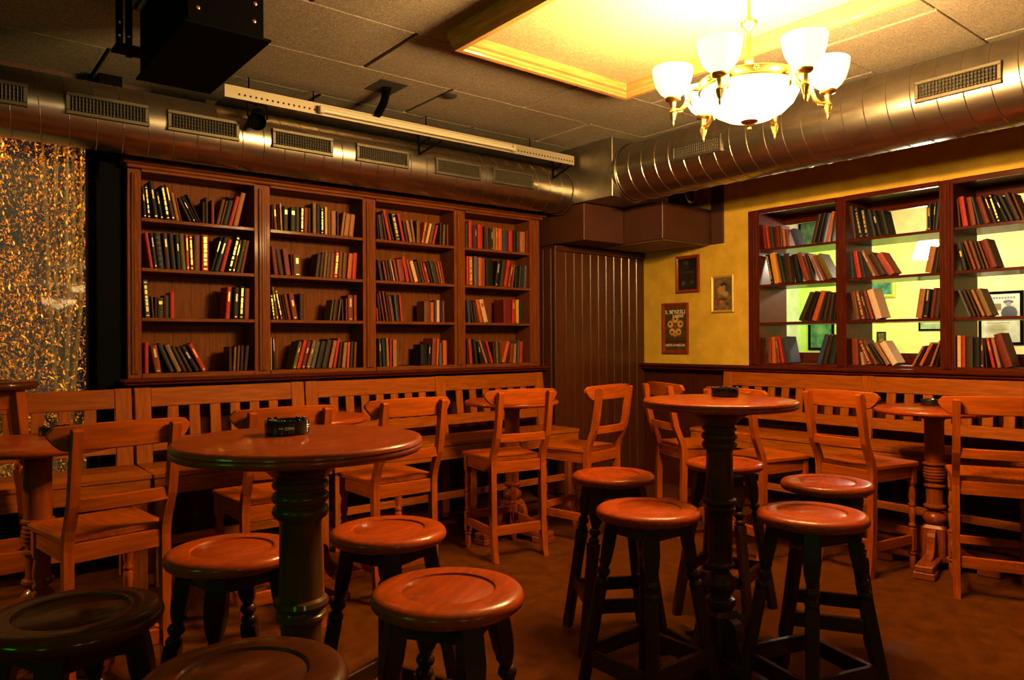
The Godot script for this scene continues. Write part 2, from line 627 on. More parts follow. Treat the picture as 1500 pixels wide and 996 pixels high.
func make_big_table() -> Node3D:
	var o := thing("bar_table", "", "table", Vector3(), 0, "tall round bar tables")
	var t := MB.new()
	t.lathe([Vector2(0, 1.113), Vector2(0.306, 1.113), Vector2(0.315, 1.116), Vector2(0.3195, 1.122), Vector2(0.3195, 1.129), Vector2(0.3170, 1.1325), Vector2(0.3205, 1.136), Vector2(0.3195, 1.143), Vector2(0.315, 1.148), Vector2(0.306, 1.150), Vector2(0, 1.150)], 72, 40)
	part("tabletop", t, M.tabletopx, o)
	var u := MB.new()
	u.lathe([Vector2(0, 1.092), Vector2(0.148, 1.092), Vector2(0.156, 1.098), Vector2(0.156, 1.113), Vector2(0, 1.113)], 40)
	part("top_plate", u, M.tablelegx, o)
	var p := MB.new()
	var pr := []
	for q in [[0, 1.092], [0.118, 1.092], [0.112, 1.082], [0.092, 1.070], [0.080, 1.058], [0.072, 1.050], [0.063, 1.046], [0.063, 1.041], [0.070, 1.037], [0.0735, 1.028], [0.070, 1.019], [0.063, 1.015], [0.063, 1.010], [0.071, 1.005], [0.075, 0.994], [0.071, 0.983], [0.063, 0.978], [0.063, 0.974], [0.070, 0.969], [0.0735, 0.957], [0.069, 0.944], [0.058, 0.937], [0.0545, 0.929], [0.0555, 0.84], [0.0565, 0.745], [0.058, 0.733], [0.068, 0.727], [0.0715, 0.716], [0.067, 0.706], [0.057, 0.701], [0.058, 0.695], [0.065, 0.689], [0.066, 0.680], [0.060, 0.672], [0.053, 0.662], [0.052, 0.640], [0.0515, 0.600], [0.0505, 0.480], [0.052, 0.462], [0.060, 0.455], [0.061, 0.446], [0.054, 0.438], [0.038, 0.430], [0.037, 0.420], [0.048, 0.408], [0.062, 0.385], [0.0645, 0.362], [0.057, 0.338], [0.044, 0.324], [0.044, 0.314], [0.060, 0.306], [0.064, 0.294], [0.060, 0.282], [0.052, 0.262], [0, 0.262]]:
		pr.append(Vector2(q[0], q[1]))
	p.lathe(pr, 36, 40)
	part("pedestal", p, M.tablelegy, o)
	table_base(o, "tableleg", 0.064, 0.31)
	return o


func make_small_table() -> Node3D:
	var o := thing("pub_table", "", "table", Vector3(), 0, "small round pub tables at the benches")
	var t := MB.new()
	t.lathe([Vector2(0, 0.945), Vector2(0.322, 0.945), Vector2(0.334, 0.949), Vector2(0.340, 0.957), Vector2(0.340, 0.966), Vector2(0.335, 0.975), Vector2(0.324, 0.980), Vector2(0, 0.980)], 60, 40)
	part("tabletop", t, M.tabletopx, o)
	var u := MB.new()
	u.lathe([Vector2(0, 0.925), Vector2(0.150, 0.925), Vector2(0.156, 0.931), Vector2(0.156, 0.945), Vector2(0, 0.945)], 32)
	part("top_plate", u, M.tablelegx, o)
	var p := MB.new()
	var pr := []
	for q in [[0, 0.925], [0.085, 0.925], [0.072, 0.915], [0.058, 0.905], [0.055, 0.89], [0.0545, 0.655], [0.0555, 0.645], [0.064, 0.640], [0.066, 0.632], [0.060, 0.625], [0.055, 0.620]]:
		pr.append(Vector2(q[0], q[1]))
	for k in 5:
		var y := 0.616 - k * 0.0175
		var r: float = 0.056 + 0.008 * sin(PI * (k + 0.5) / 5.0)
		pr.append_array([Vector2(r - 0.006, y), Vector2(r, y - 0.004), Vector2(r + 0.001, y - 0.009), Vector2(r, y - 0.0135), Vector2(r - 0.006, y - 0.017)])
	for q in [[0.046, 0.522], [0.046, 0.512], [0.060, 0.506], [0.062, 0.498], [0.056, 0.490], [0.048, 0.486], [0.049, 0.470], [0.047, 0.400], [0.050, 0.388], [0.062, 0.380], [0.064, 0.370], [0.056, 0.360], [0.040, 0.352], [0.039, 0.342], [0.050, 0.332], [0.066, 0.312], [0.067, 0.294], [0.058, 0.276], [0.048, 0.262], [0, 0.262]]:
		pr.append(Vector2(q[0], q[1]))
	p.lathe(pr, 32, 40)
	part("pedestal", p, M.tableredy, o)
	table_base(o, "tablered", 0.066, 0.345)
	return o


func post_z(y: float) -> float:
	# the rear post of a chair seen from the side: straight below the seat, kicked back above it
	var k := [[0.0, 0.205], [0.06, 0.190], [0.20, 0.176], [0.60, 0.170], [0.66, 0.178], [0.72, 0.205], [0.78, 0.230], [0.86, 0.246], [1.07, 0.278]]
	for i in k.size() - 1:
		if y <= k[i + 1][0]:
			return lerpf(k[i][1], k[i + 1][1], (y - k[i][0]) / (k[i + 1][0] - k[i][0]))
	return 0.278


func make_chair() -> Node3D:
	var o := thing("tall_chair", "", "chair", Vector3(), 0, "tall wooden pub chairs")
	var s := MB.new()
	var rings := []
	for q in [[0.624, 0.006], [0.627, 0.0], [0.644, 0.0], [0.648, 0.006]]:
		var i: float = q[1]
		var ring := PackedVector3Array()
		for c in [[-0.186, 0.160], [-0.200, -0.205], [-0.185, -0.222], [0.0, -0.228], [0.185, -0.222], [0.200, -0.205], [0.186, 0.160], [0.0, 0.165]]:
			var d := Vector3(c[0], 0, c[1])
			ring.append(d - d.normalized() * i + Vector3.UP * q[0])
		rings.append(ring)
	s.loft(rings)
	part("seat", s, M.chairz, o)
	for sx in [-1.0, 1.0]:
		var L := MB.new()
		var f := PackedVector2Array()
		var ys := [0.0, 0.03, 0.06, 0.12, 0.20, 0.40, 0.60, 0.64, 0.68, 0.72, 0.75, 0.78, 0.82, 0.86, 0.96, 1.062]
		for y in ys:
			f.append(Vector2(post_z(y) + 0.020, y))
		f.append(Vector2(post_z(1.07) + 0.012, 1.070))
		f.append(Vector2(post_z(1.07) - 0.010, 1.070))
		for i in range(ys.size() - 1, -1, -1):
			f.append(Vector2(post_z(ys[i]) - 0.019, ys[i]))
		L.t = Transform3D(Basis(Vector3(0, 0, 1), Vector3.UP, Vector3(-1, 0, 0)), Vector3(sx * 0.172, 0, 0))
		L.extrude(f, -0.017, 0.017)
		part("rear_leg", L, M.chairy, o)
	for sx in [-1.0, 1.0]:
		var L := MB.new()
		L.t = Transform3D(Basis(), Vector3(sx * 0.168, 0, -0.190))
		L.loft([csq(Vector3(0, 0.52, 0), 0.020, 0.020, 0.003), csq(Vector3(0, 0.624, 0), 0.020, 0.020, 0.003)])
		var pr := []
		for q in [[0.0, 0.0], [0.013, 0.0], [0.016, 0.012], [0.019, 0.05], [0.017, 0.075], [0.013, 0.083], [0.020, 0.09], [0.020, 0.10], [0.014, 0.106], [0.019, 0.115]]:
			pr.append(Vector2(q[0], q[1]))
		L.lathe(pr, 14)
		L.loft([csq(Vector3(0, 0.112, 0), 0.019, 0.019, 0.003), csq(Vector3(0, 0.245, 0), 0.019, 0.019, 0.003)])
		pr = []
		for q in [[0.017, 0.243], [0.013, 0.250], [0.020, 0.258], [0.020, 0.268], [0.013, 0.276], [0.014, 0.285], [0.019, 0.33], [0.020, 0.36], [0.014, 0.372], [0.020, 0.380], [0.020, 0.392], [0.014, 0.400], [0.020, 0.43], [0.020, 0.455], [0.015, 0.49], [0.013, 0.500], [0.020, 0.508], [0.018, 0.522]]:
			pr.append(Vector2(q[0], q[1]))
		L.lathe(pr, 14)
		part("front_leg", L, M.chairy, o)
	var rail := MB.new()
	var cols := []
	for i in 25:
		var x := -0.25 + 0.5 * i / 24.0
		var ax := absf(x)
		var top := 1.086 - 0.010 * pow(ax / 0.25, 2.0)
		var bot := 0.985
		if ax > 0.185:
			var u := (ax - 0.185) / 0.065
			bot = 0.985 + 0.040 * (1.0 - cos(u * PI)) * 0.5 - 0.008 * sin(u * PI)
		if ax > 0.232:
			var w := (ax - 0.232) / 0.018
			top -= 0.020 * w * w
			bot += 0.014 * w * w
		cols.append([x, bot, top, 0.2545 - 0.62 * x * x, 0.024])
	rail.strip(cols)
	part("top_rail", rail, M.chairx, o)
	var mid := MB.new()
	cols = []
	for i in 13:
		var x := -0.155 + 0.31 * i / 12.0
		cols.append([x, 0.752, 0.806, 0.250 - 0.7 * x * x, 0.020])
	mid.strip(cols)
	part("middle_rail", mid, M.chairx, o)
	part("rear_apron", boxmb(Vector3(0, 0.587, 0.172), Vector3(0.312, 0.074, 0.020)), M.chairx, o)
	part("front_apron", boxmb(Vector3(0, 0.587, -0.192), Vector3(0.298, 0.074, 0.020)), M.chairx, o)
	for sx in [-1.0, 1.0]:
		part("side_apron", boxmb(Vector3(sx * 0.170, 0.587, -0.010), Vector3(0.020, 0.074, 0.324)), M.chairz, o)
		part("side_stretcher", boxmb(Vector3(sx * 0.170, 0.178, -0.008), Vector3(0.020, 0.056, 0.330)), M.chairz, o)
	part("rear_stretcher", boxmb(Vector3(0, 0.188, 0.176), Vector3(0.312, 0.062, 0.020)), M.chairx, o)
	part("footrest", boxmb(Vector3(0, 0.222, -0.190), Vector3(0.298, 0.046, 0.030)), M.chairx, o)
	return o


# a settle along a wall: local x runs along it, +z points into the room, z = 0 is the seat's front edge
func make_bench(at: Vector3, turn: float, x0: float, x1: float, posts: Array, legs: Array, label: String) -> Node3D:
	var o := thing("slatted_bench", label, "bench", at, turn, "slatted benches along the walls")
	var w := x1 - x0
	var c := (x0 + x1) * 0.5
	for k in 3:
		var z0: float = [-0.148, -0.298, -0.445][k]
		var d: float = [0.146, 0.147, 0.144][k]
		part("seat_plank", boxmb(Vector3(c, 0.645, z0 + d * 0.5), Vector3(w, 0.030, d), 0.004), M.benchx, o)
	part("front_apron", boxmb(Vector3(c, 0.580, -0.022), Vector3(w - 0.01, 0.098, 0.024)), M.benchx, o)
	for x in legs:
		part("leg", boxmb(Vector3(x, 0.315, -0.060), Vector3(0.085, 0.630, 0.050)), M.benchy, o)
		part("rear_leg", boxmb(Vector3(x, 0.315, -0.415), Vector3(0.060, 0.630, 0.045)), M.benchy, o)
		part("side_rail", boxmb(Vector3(x, 0.58, -0.24), Vector3(0.024, 0.09, 0.32)), M.benchz, o)
	part("foot_rail", boxmb(Vector3(c, 0.245, -0.105), Vector3(w - 0.02, 0.052, 0.028)), M.benchx, o)
	# the back leans a little
	var bk := Transform3D(Basis(Vector3.RIGHT, deg_to_rad(-7.0)), Vector3(0, 0.66, -0.440))
	var add := func(nm: String, cc: Vector3, ss: Vector3, mt: Material) -> void:
		var m := MB.new()
		m.t = bk
		m.box(cc, ss, 0.003)
		part(nm, m, mt, o)
	for x in posts:
		add.call("post", Vector3(x, 0.232, 0.0), Vector3(0.093, 0.470, 0.034), M.benchy)
	for i in posts.size() - 1:
		var a: float = posts[i] + 0.0465
		var b: float = posts[i + 1] - 0.0465
		var m2 := (a + b) * 0.5
		add.call("top_rail", Vector3(m2, 0.405, 0.0), Vector3(b - a, 0.118, 0.026), M.benchx)
		add.call("bottom_rail", Vector3(m2, 0.112, 0.0), Vector3(b - a, 0.082, 0.026), M.benchx)
		var n := int(round((b - a) / 0.131))
		var pitch := (b - a) / n
		for k in n - 1:
			add.call("slat", Vector3(a + pitch * (k + 1), 0.250, 0.0), Vector3(0.066, 0.196, 0.014), M.benchy)
	return o


func furniture() -> void:
	# slatted benches
	make_bench(Vector3(0, 0, -4.575), 0, -0.62, 1.042, [-0.57, 0.99], [-0.57, 0.985], "wooden slatted bench in front of the golden-lit window")
	make_bench(Vector3(0, 0, -4.575), 0, 1.052, 2.150, [1.10, 2.103], [1.112, 2.09], "short slatted bench below the leftmost bays of the solid-backed bookcase")
	make_bench(Vector3(0, 0, -4.575), 0, 2.158, 4.40, [2.206, 3.303, 4.352], [2.22, 3.303, 4.34], "long slatted bench ending beside the brown panelled column")
	make_bench(Vector3(5.16, 0, 0), -90, -4.02, -0.4, [-3.965, -2.720, -1.475, -0.45], [-3.95, -2.72, -1.475, -0.45], "long slatted bench below the open-backed bookcase")
	# tall round tables
	var t1 := make_big_table()
	t1.position = Vector3(0.791, 0, -1.884)
	t1.rotation_degrees.y = 23
	t1.set_meta("label", "large round bar table nearest the camera with the lettered black ashtray")
	again(t1, Vector3(2.669, 0, -1.922), 76.5, "large round bar table ringed by five stools beside the orange chairs")
	# small tables
	var p1 := make_small_table()
	p1.position = Vector3(4.90, 0, -1.955)
	p1.rotation_degrees.y = 12
	p1.set_meta("label", "small round pedestal table at the bench below the open-backed bookcase")
	again(p1, Vector3(3.36, 0, -4.20), 10, "small round table near the panelled column, chair drawn up to it")
	again(p1, Vector3(1.745, 0, -4.055), 7, "small round table half hidden behind the nearest large bar table")
	again(p1, Vector3(0.412, 0, -3.825), 38.5, "small dark round table before the window bench, leftmost of the tables")
	# chairs
	var c := make_chair()
	c.scale = Vector3(1.06, 1.012, 1.05)
	var spots := [
		[3.075, -3.925, -10.0, "tall chair seen from behind with all four legs clear, near the panelled column"],
		[2.10, -3.755, 0.0, "tall chair with its back to us just right of the largest round tabletop"],
		[1.38, -3.685, 0.0, "tall chair partly hidden behind the largest round tabletop and its ashtray"],
		[0.60, -3.49, 9.0, "dark-sided tall chair in the left foreground before the window bench"],
		[3.745, -3.88, 10.0, "tall chair turned sideways in front of the brown panelled column"],
		[4.48, -3.46, -112.0, "tall chair seen edge-on in the corner behind the far bar table"],
		[4.335, -2.80, -99.5, "tall chair half hidden behind the far bar table and its ashtray"],
		[4.585, -2.235, -100.0, "tall chair facing the wall bench between the far bar table and a small table"],
		[4.665, -1.565, -66.0, "tall chair cut by the right edge, drawn up to the small pedestal table"]]
	var first := true
	for s in spots:
		if first:
			c.position = Vector3(s[0], 0, s[1])
			c.rotation_degrees.y = s[2]
			c.set_meta("label", s[3])
			first = false
		else:
			again(c, Vector3(s[0], 0, s[1]), s[2], s[3])
	# stools
	var red := make_stool("stooltop", "stool")
	red.scale = Vector3(1.008, 1.026, 1.008)
	var sp := [
		[1.047, -1.572, 33.0, "reddish stool in the middle foreground, nearest of those with a lit top"],
		[1.235, -2.210, 20.0, "reddish stool behind the middle foreground stool, right of the thick pedestal"],
		[0.748, -2.300, 10.0, "stool half hidden to the left of the near table's thick pedestal"],
		[2.560, -2.438, 58.0, "farthest left stool of the five round the far bar table"],
		[2.136, -1.858, 0.0, "stool in front of the far bar table with green glint, left of its pedestal"],
		[3.260, -2.318, 15.0, "stool behind the pedestal of the far bar table"],
		[3.132, -1.695, 30.0, "stool at the far right of the far bar table, behind another stool"],
		[2.534, -1.428, -16.0, "right foreground stool with the brightest top, in front of the far bar table"]]
	first = true
	for s in sp:
		if first:
			red.position = Vector3(s[0], 0, s[1])
			red.rotation_degrees.y = s[2]
			red.set_meta("label", s[3])
			first = false
		else:
			again(red, Vector3(s[0], 0, s[1]), s[2], s[3])
	var dk := make_stool("darktop", "stool")
	dk.scale = Vector3(1.008, 1.026, 1.008)
	dk.position = Vector3(0.283, 0, -1.994)
	dk.rotation_degrees.y = 20
	dk.set_meta("label", "very dark stool in the lower left corner with a long green glint")
	again(dk, Vector3(0.479, 0, -1.412), 12, "dark stool cut by the bottom edge, left of the middle foreground stool")
	var tall := make_tall_stool()
	tall.position = Vector3(0.285, 0, -4.370)
	ashtrays()


# the higher stool by the window bench
func make_tall_stool() -> Node3D:
	var o := make_stool("darktop", "chair")
	o.name = numbered("tall_stool")
	for ch in o.get_children():
		if not String(ch.name).begins_with("seat"):
			(ch as Node3D).transform = Transform3D(Basis.from_scale(Vector3(1, 1.185 / 0.722, 1)), Vector3(0, 0, 0))
		else:
			(ch as Node3D).position.y = 1.185 - 0.722
	tag(o, "extra tall stool with turned legs standing before the window bench", "stool", "round-topped bar stools")
	return o


func ashtray(at: Vector3, turn: float, r: float, label: String) -> Node3D:
	var o := thing("ashtray", label, "ashtray", at, turn, "black glass ashtrays on the tables")
	var m := MB.new()
	var h := 0.039
	var seg := 12
	m.lathe([Vector2(0, 0.0), Vector2(r * 0.94, 0.0), Vector2(r, 0.004), Vector2(r, h - 0.006), Vector2(r * 0.97, h), Vector2(r * 0.80, h), Vector2(r * 0.76, h - 0.006), Vector2(r * 0.72, 0.014), Vector2(0, 0.012)], seg, 10)
	part("bowl", m, M.blackgloss, o)
	for k in 4:
		var g := MB.new()
		var a := PI / 2 * k + 0.4
		g.t = Transform3D(Basis(Vector3.UP, a), Vector3())
		g.box(Vector3(r * 0.885, h + 0.001, 0.011), Vector3(r * 0.2, 0.006, 0.006), 0.001)
		g.box(Vector3(r * 0.885, h + 0.001, -0.011), Vector3(r * 0.2, 0.006, 0.006), 0.001)
		part("cigarette_rest", g, M.blackgloss, o)
	return o


func ashtrays() -> void:
	var a := ashtray(Vector3(0.795, 1.150, -1.985), 0, 0.060, "black ashtray with pale lettering on the nearest large round table")
	# lettering on the facet that faces the room: facet k spans 30 degrees, its middle at 15 + 30 k
	var tm := TextMesh.new()
	tm.text = "ZIPPO"
	var f := SystemFont.new()
	f.font_names = PackedStringArray(["Droid Sans"])
	tm.font = f
	tm.font_size = 16
	tm.pixel_size = 0.00060
	tm.depth = 0.0008
	for k in 2:
		var ang := deg_to_rad(105.0 if k == 0 else 75.0 - 30.0)
		var nn := Vector3(cos(ang), 0, sin(ang))
		var d := 0.060 * cos(PI / 12.0) + 0.0004
		var bas := Basis(Vector3.UP.cross(nn), Vector3.UP, nn)
		if k == 0:
			sharedpart("lettering", tm, M.ashprint, a, nn * d + Vector3(0, 0.0195, 0), bas)
			var und := MB.new()
			und.t = Transform3D(bas, nn * d + Vector3(0, 0.0225, 0))
			und.box(Vector3(-0.022, -0.002, 0), Vector3(0.012, 0.0012, 0.0008), 0.0)
			part("flourish", und, M.ashprint, a)
		else:
			var mk := MB.new()
			mk.t = Transform3D(bas, nn * d + Vector3(0, 0.0225, 0))
			mk.box(Vector3(0.0, 0.0, 0), Vector3(0.002, 0.034, 0.0008), 0.0)
			mk.box(Vector3(0.004, 0.003, 0), Vector3(0.018, 0.0018, 0.0008), 0.0)
			mk.box(Vector3(0.004, -0.003, 0), Vector3(0.014, 0.0018, 0.0008), 0.0)
			part("emblem", mk, M.ashprint, a)
	ashtray(Vector3(2.82, 1.150, -2.00), 20, 0.060, "black faceted ashtray on the far round bar table")
	ashtray(Vector3(5.05, 0.980, -2.03), 8, 0.062, "small black ashtray on the pedestal table under the open-backed bookcase")
	ashtray(Vector3(0.500, 0.980, -4.02), 5, 0.066, "black ashtray on the dark table by the window bench")


# ---------------------------------------------------------------- the setting
func shell() -> void:
	struct("floor", boxmb(Vector3(2.8, -0.1, 5.8), Vector3(12.8, 0.2, 23.2), 0.0), M.floor)
	struct("wall_west", boxmb(Vector3(-2.7, 1.55, 5.8), Vector3(0.2, 3.3, 23.2), 0.0), M.wainscoty)
	struct("wall_south", boxmb(Vector3(1.6, 1.55, 17.2), Vector3(8.8, 3.3, 0.2), 0.0), M.wainscoty)
	# window wall: above and below the glass, and behind the bookcase
	struct("wall_north", boxmb(Vector3(3.40, 1.55, -5.52), Vector3(5.02, 3.3, 0.2), 0.0), M.maroon)
	struct("wall_north_sill", boxmb(Vector3(-0.86, 0.20, -5.52), Vector3(3.5, 0.42, 0.2), 0.0), M.black)
	struct("wall_north_head", boxmb(Vector3(-0.86, 3.0, -5.52), Vector3(3.5, 0.5, 0.2), 0.0), M.maroon)
	# wall with the opening for the open-backed bookcase
	struct("wall_east", boxmb(Vector3(5.975, 0.585, 5.8), Vector3(0.43, 1.17, 23.2), 0.0), M.wainscoty)
	struct("wall_east_upper", boxmb(Vector3(5.975, 2.86, 5.8), Vector3(0.43, 0.64, 23.2), 0.0), M.yellow)
	struct("wall_east_corner", boxmb(Vector3(5.975, 1.855, -4.61), Vector3(0.43, 1.37, 1.56), 0.0), M.yellow)
	struct("wall_east_near", boxmb(Vector3(5.975, 1.855, 8.4), Vector3(0.43, 1.37, 18.0), 0.0), M.yellow)
	# ledges: one below each bookcase
	var lg := MB.new()
	lg.box(Vector3(2.77, 1.166, -5.255), Vector3(3.54, 0.024, 0.33), 0.008)
	lg.box(Vector3(2.77, 1.146, -5.255), Vector3(3.50, 0.018, 0.295), 0.006)
	struct("trim_1", lg, M.mahoganyx)
	lg = MB.new()
	lg.box(Vector3(5.72, 1.165, -2.0), Vector3(0.14, 0.030, 6.06), 0.010)
	lg.box(Vector3(5.73, 1.138, -2.0), Vector3(0.11, 0.024, 6.06), 0.008)
	struct("trim_2", lg, M.mahoganyz)
	# cornice along the top of the solid-backed bookcase
	lg = MB.new()
	lg.box(Vector3(2.77, 2.552, -5.275), Vector3(3.52, 0.026, 0.29), 0.006)
	lg.box(Vector3(2.77, 2.528, -5.285), Vector3(3.47, 0.024, 0.26), 0.006)
	struct("trim_3", lg, M.casex)
	# dark boarding behind the window bench
	struct("wall_north_dado", boxmb(Vector3(2.75, 0.56, -5.33), Vector3(3.5, 1.12, 0.14), 0.0), M.wainscoty)
	ceiling()
	window_wall()
	panelled_column()


func ceiling() -> void:
	var c := struct("ceiling", boxmb(Vector3(2.8, CEIL + 0.145, 5.8), Vector3(12.8, 0.25, 23.2), 0.0), M.gap)
	var pm := boxmb(Vector3(), Vector3(1.278, 0.020, 0.634), 0.004).mesh()
	for r in 14:
		var z: float = -5.15 + 0.64 * r
		var off := 1.55 if r % 2 == 1 else 2.18
		for k in range(-4, 4):
			var x := off + 1.30 * k + 0.65
			if x > 6.3 or x < -3.0:
				continue
			sharedpart("ceiling_panel", pm, M.wool, c, Vector3(x, CEIL + 0.010, z))
	var far := boxmb(Vector3(2.8, CEIL + 0.010, 10.7), Vector3(12.8, 0.020, 13.2), 0.0)
	part("plain_ceiling", far, M.wool, c)
	# dropped frame above the chandelier, lined with pale wood wool
	var o := thing("ceiling_frame", "square moulded wooden frame on the ceiling around the chandelier", "ceiling frame", Vector3(3.0, CEIL, -2.0))
	var hw := 0.715
	var hz := 1.405
	var prof := PackedVector2Array([Vector2(0, 0), Vector2(0, -0.050), Vector2(0.010, -0.060), Vector2(0.012, -0.085), Vector2(0.024, -0.100), Vector2(0.028, -0.116), Vector2(0.060, -0.116), Vector2(0.064, -0.106), Vector2(0.074, -0.100), Vector2(0.078, -0.088), Vector2(0.100, -0.082), Vector2(0.104, -0.045), Vector2(0.104, 0)])
	for s in 4:
		var half: float = hz if s % 2 == 0 else hw
		var dist: float = hw if s % 2 == 0 else hz
		var m := MB.new()
		# mitred length of moulding: profile swept along z, ends cut at 45 degrees
		var bas := Basis(Vector3.UP, PI / 2 * s)
		m.t = Transform3D(bas, Vector3())
		var A := PackedVector3Array()
		var B := PackedVector3Array()
		for p in prof:
			A.append(Vector3(-dist + p.x, p.y, -half + p.x))
			B.append(Vector3(-dist + p.x, p.y, half - p.x))
		for i in prof.size() - 1:
			var d: Vector2 = (prof[i + 1] - prof[i]).normalized()
			m.quad(A[i], A[i + 1], B[i + 1], B[i], Vector3(d.y, -d.x, 0))
		part("moulding", m, M["oakz" if s % 2 == 0 else "oakx"], o)
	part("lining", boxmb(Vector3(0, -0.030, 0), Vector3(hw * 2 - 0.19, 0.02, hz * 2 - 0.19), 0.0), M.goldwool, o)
	var det := MB.new()
	det.lathe([Vector2(0, CEIL - 0.012), Vector2(0.045, CEIL - 0.012), Vector2(0.052, CEIL - 0.006), Vector2(0.052, CEIL + 0.002)], 24)
	det.t = Transform3D()
	var dn := thing("smoke_detector", "small flat round detector on the ceiling between duct and frame", "detector", Vector3(2.90, 0, -4.30))
	part("cover", det, M.gap, dn)


func window_wall() -> void:
	struct("column", boxmb(Vector3(0.962, 1.55, -5.34), Vector3(0.136, 3.1, 0.20), 0.004), M.frameblack)
	var w := structnode("window_1")
	part("frame", boxmb(Vector3(0.872, 1.58, -5.39), Vector3(0.045, 2.36, 0.10)), M.frameblack, w)
	part("frame", boxmb(Vector3(-2.56, 1.58, -5.39), Vector3(0.08, 2.36, 0.10)), M.frameblack, w)
	part("frame", boxmb(Vector3(-0.84, 0.43, -5.39), Vector3(3.4, 0.06, 0.10)), M.frameblack, w)
	part("frame", boxmb(Vector3(-0.84, 2.75, -5.39), Vector3(3.4, 0.06, 0.10)), M.frameblack, w)
	part("pane", boxmb(Vector3(-0.84, 1.59, -5.40), Vector3(3.38, 2.28, 0.012), 0.0), M.pane, w)
	outdoors()


func outdoors() -> void:
	struct("ground", boxmb(Vector3(-2.0, -0.15, -13.0), Vector3(30, 0.2, 14.8), 0.0), M.earth)
	var rng := RandomNumberGenerator.new()
	rng.seed = 77
	var lm := MB.new()
	var tip := Vector3(0, 0, 0.5)
	var pts := [Vector3(0, 0, -0.5), Vector3(0.20, 0.03, -0.15), Vector3(0.16, 0.02, 0.2), tip, Vector3(-0.16, 0.02, 0.2), Vector3(-0.20, 0.03, -0.15)]
	for i in range(1, 5):
		lm.tri(pts[0], pts[i], pts[i + 1], Vector3.UP, Vector3.UP, Vector3.UP)
	var leaf := lm.mesh()
	var trees := [[-1.2, -7.2, 15000, "golden-leaved slender tree outside the window, nearest the dark post"], [0.15, -7.6, 16000, "golden-leaved tree glowing in the middle of the window"], [-2.6, -8.3, 15000, "golden-leaved tree behind the leftmost chairs, outside the window"], [1.2, -8.9, 15000, "golden-leaved tree farther out, half hidden by the black window post"], [-0.7, -9.4, 15000, "farthest golden-leaved tree seen through the window"]]
	for t in trees:
		var o := thing("tree", t[3], "tree", Vector3(t[0], -0.05, t[1]), 0, "golden trees outside the window")
		var tr := MB.new()
		for b in 7:
			var a := rng.randf() * TAU
			var r := rng.randf_range(0.1, 0.5)
			var p := [Vector3(0.03 * cos(a), 0, 0.03 * sin(a))]
			for s in range(1, 6):
				p.append(Vector3(cos(a) * r * s / 5.0 + rng.randf_range(-0.05, 0.05), 0.9 * s, sin(a) * r * s / 5.0 + rng.randf_range(-0.05, 0.05)))
			tr.tube(p, [0.035, 0.030, 0.025, 0.020, 0.014, 0.006], 6)
		part("trunk", tr, M.bark, o)
		var mm := MultiMesh.new()
		mm.transform_format = MultiMesh.TRANSFORM_3D
		mm.use_colors = true
		mm.mesh = leaf
		mm.instance_count = t[2]
		for i in int(t[2]):
			var y := rng.randf_range(0.15, 4.4)
			var rad := 0.95 * sqrt(rng.randf()) * (0.75 + 0.25 * sin(y * 1.7))
			var a := rng.randf() * TAU
			var bs := Basis.from_euler(Vector3(rng.randf_range(-1.6, 1.6), rng.randf() * TAU, rng.randf_range(-1, 1))).scaled(Vector3.ONE * rng.randf_range(0.020, 0.048))
			mm.set_instance_transform(i, Transform3D(bs, Vector3(cos(a) * rad, y, sin(a) * rad)))
			var g := 0.2 + 0.8 * pow(rng.randf(), 2.0)
			mm.set_instance_color(i, Color(g, g * rng.randf_range(0.65, 1.05), g * 0.8))
		var fo := MultiMeshInstance3D.new()
		fo.name = "foliage"
		fo.multimesh = mm
		fo.material_override = M.leaf
		fo.set_meta("kind", "stuff")
		o.add_child(fo)
	# the street lamp that lights them
	var l := thing("street_lamp", "tall street lamp outside lighting the golden trees", "street lamp", Vector3(-3.4, -0.05, -6.5))
	var pole := MB.new()
	pole.lathe([Vector2(0.09, 0), Vector2(0.08, 0.3), Vector2(0.045, 0.4), Vector2(0.035, 3.4), Vector2(0.06, 3.42), Vector2(0, 3.45)], 16)
	part("pole", pole, M.frameblack, l)
	var gl := MB.new()
	gl.lathe([Vector2(0, 3.45), Vector2(0.10, 3.47), Vector2(0.15, 3.58), Vector2(0.12, 3.70), Vector2(0, 3.74)], 20)
	part("lamp_globe", gl, M.streetlamp, l)
	omni(l, Vector3(0, 3.6, 0), Color(1.0, 0.80, 0.40), STREET, 0.12)
	var l2: Node3D = l.duplicate()
	l2.name = numbered("street_lamp")
	add_child(l2)
	l2.position = Vector3(2.3, -0.65, -6.6)
	l2.set_meta("label", "lower street lamp outside, behind the wall with the solid-backed bookcase")


func omni(parent: Node3D, at: Vector3, c: Color, e: float, size: float) -> void:
	var l := OmniLight3D.new()
	l.name = "light"
	l.light_color = c
	l.light_energy = e
	l.light_size = size
	l.omni_range = 30.0
	l.omni_attenuation = 2.0
	l.shadow_enabled = true
	parent.add_child(l, true)
	l.position = at


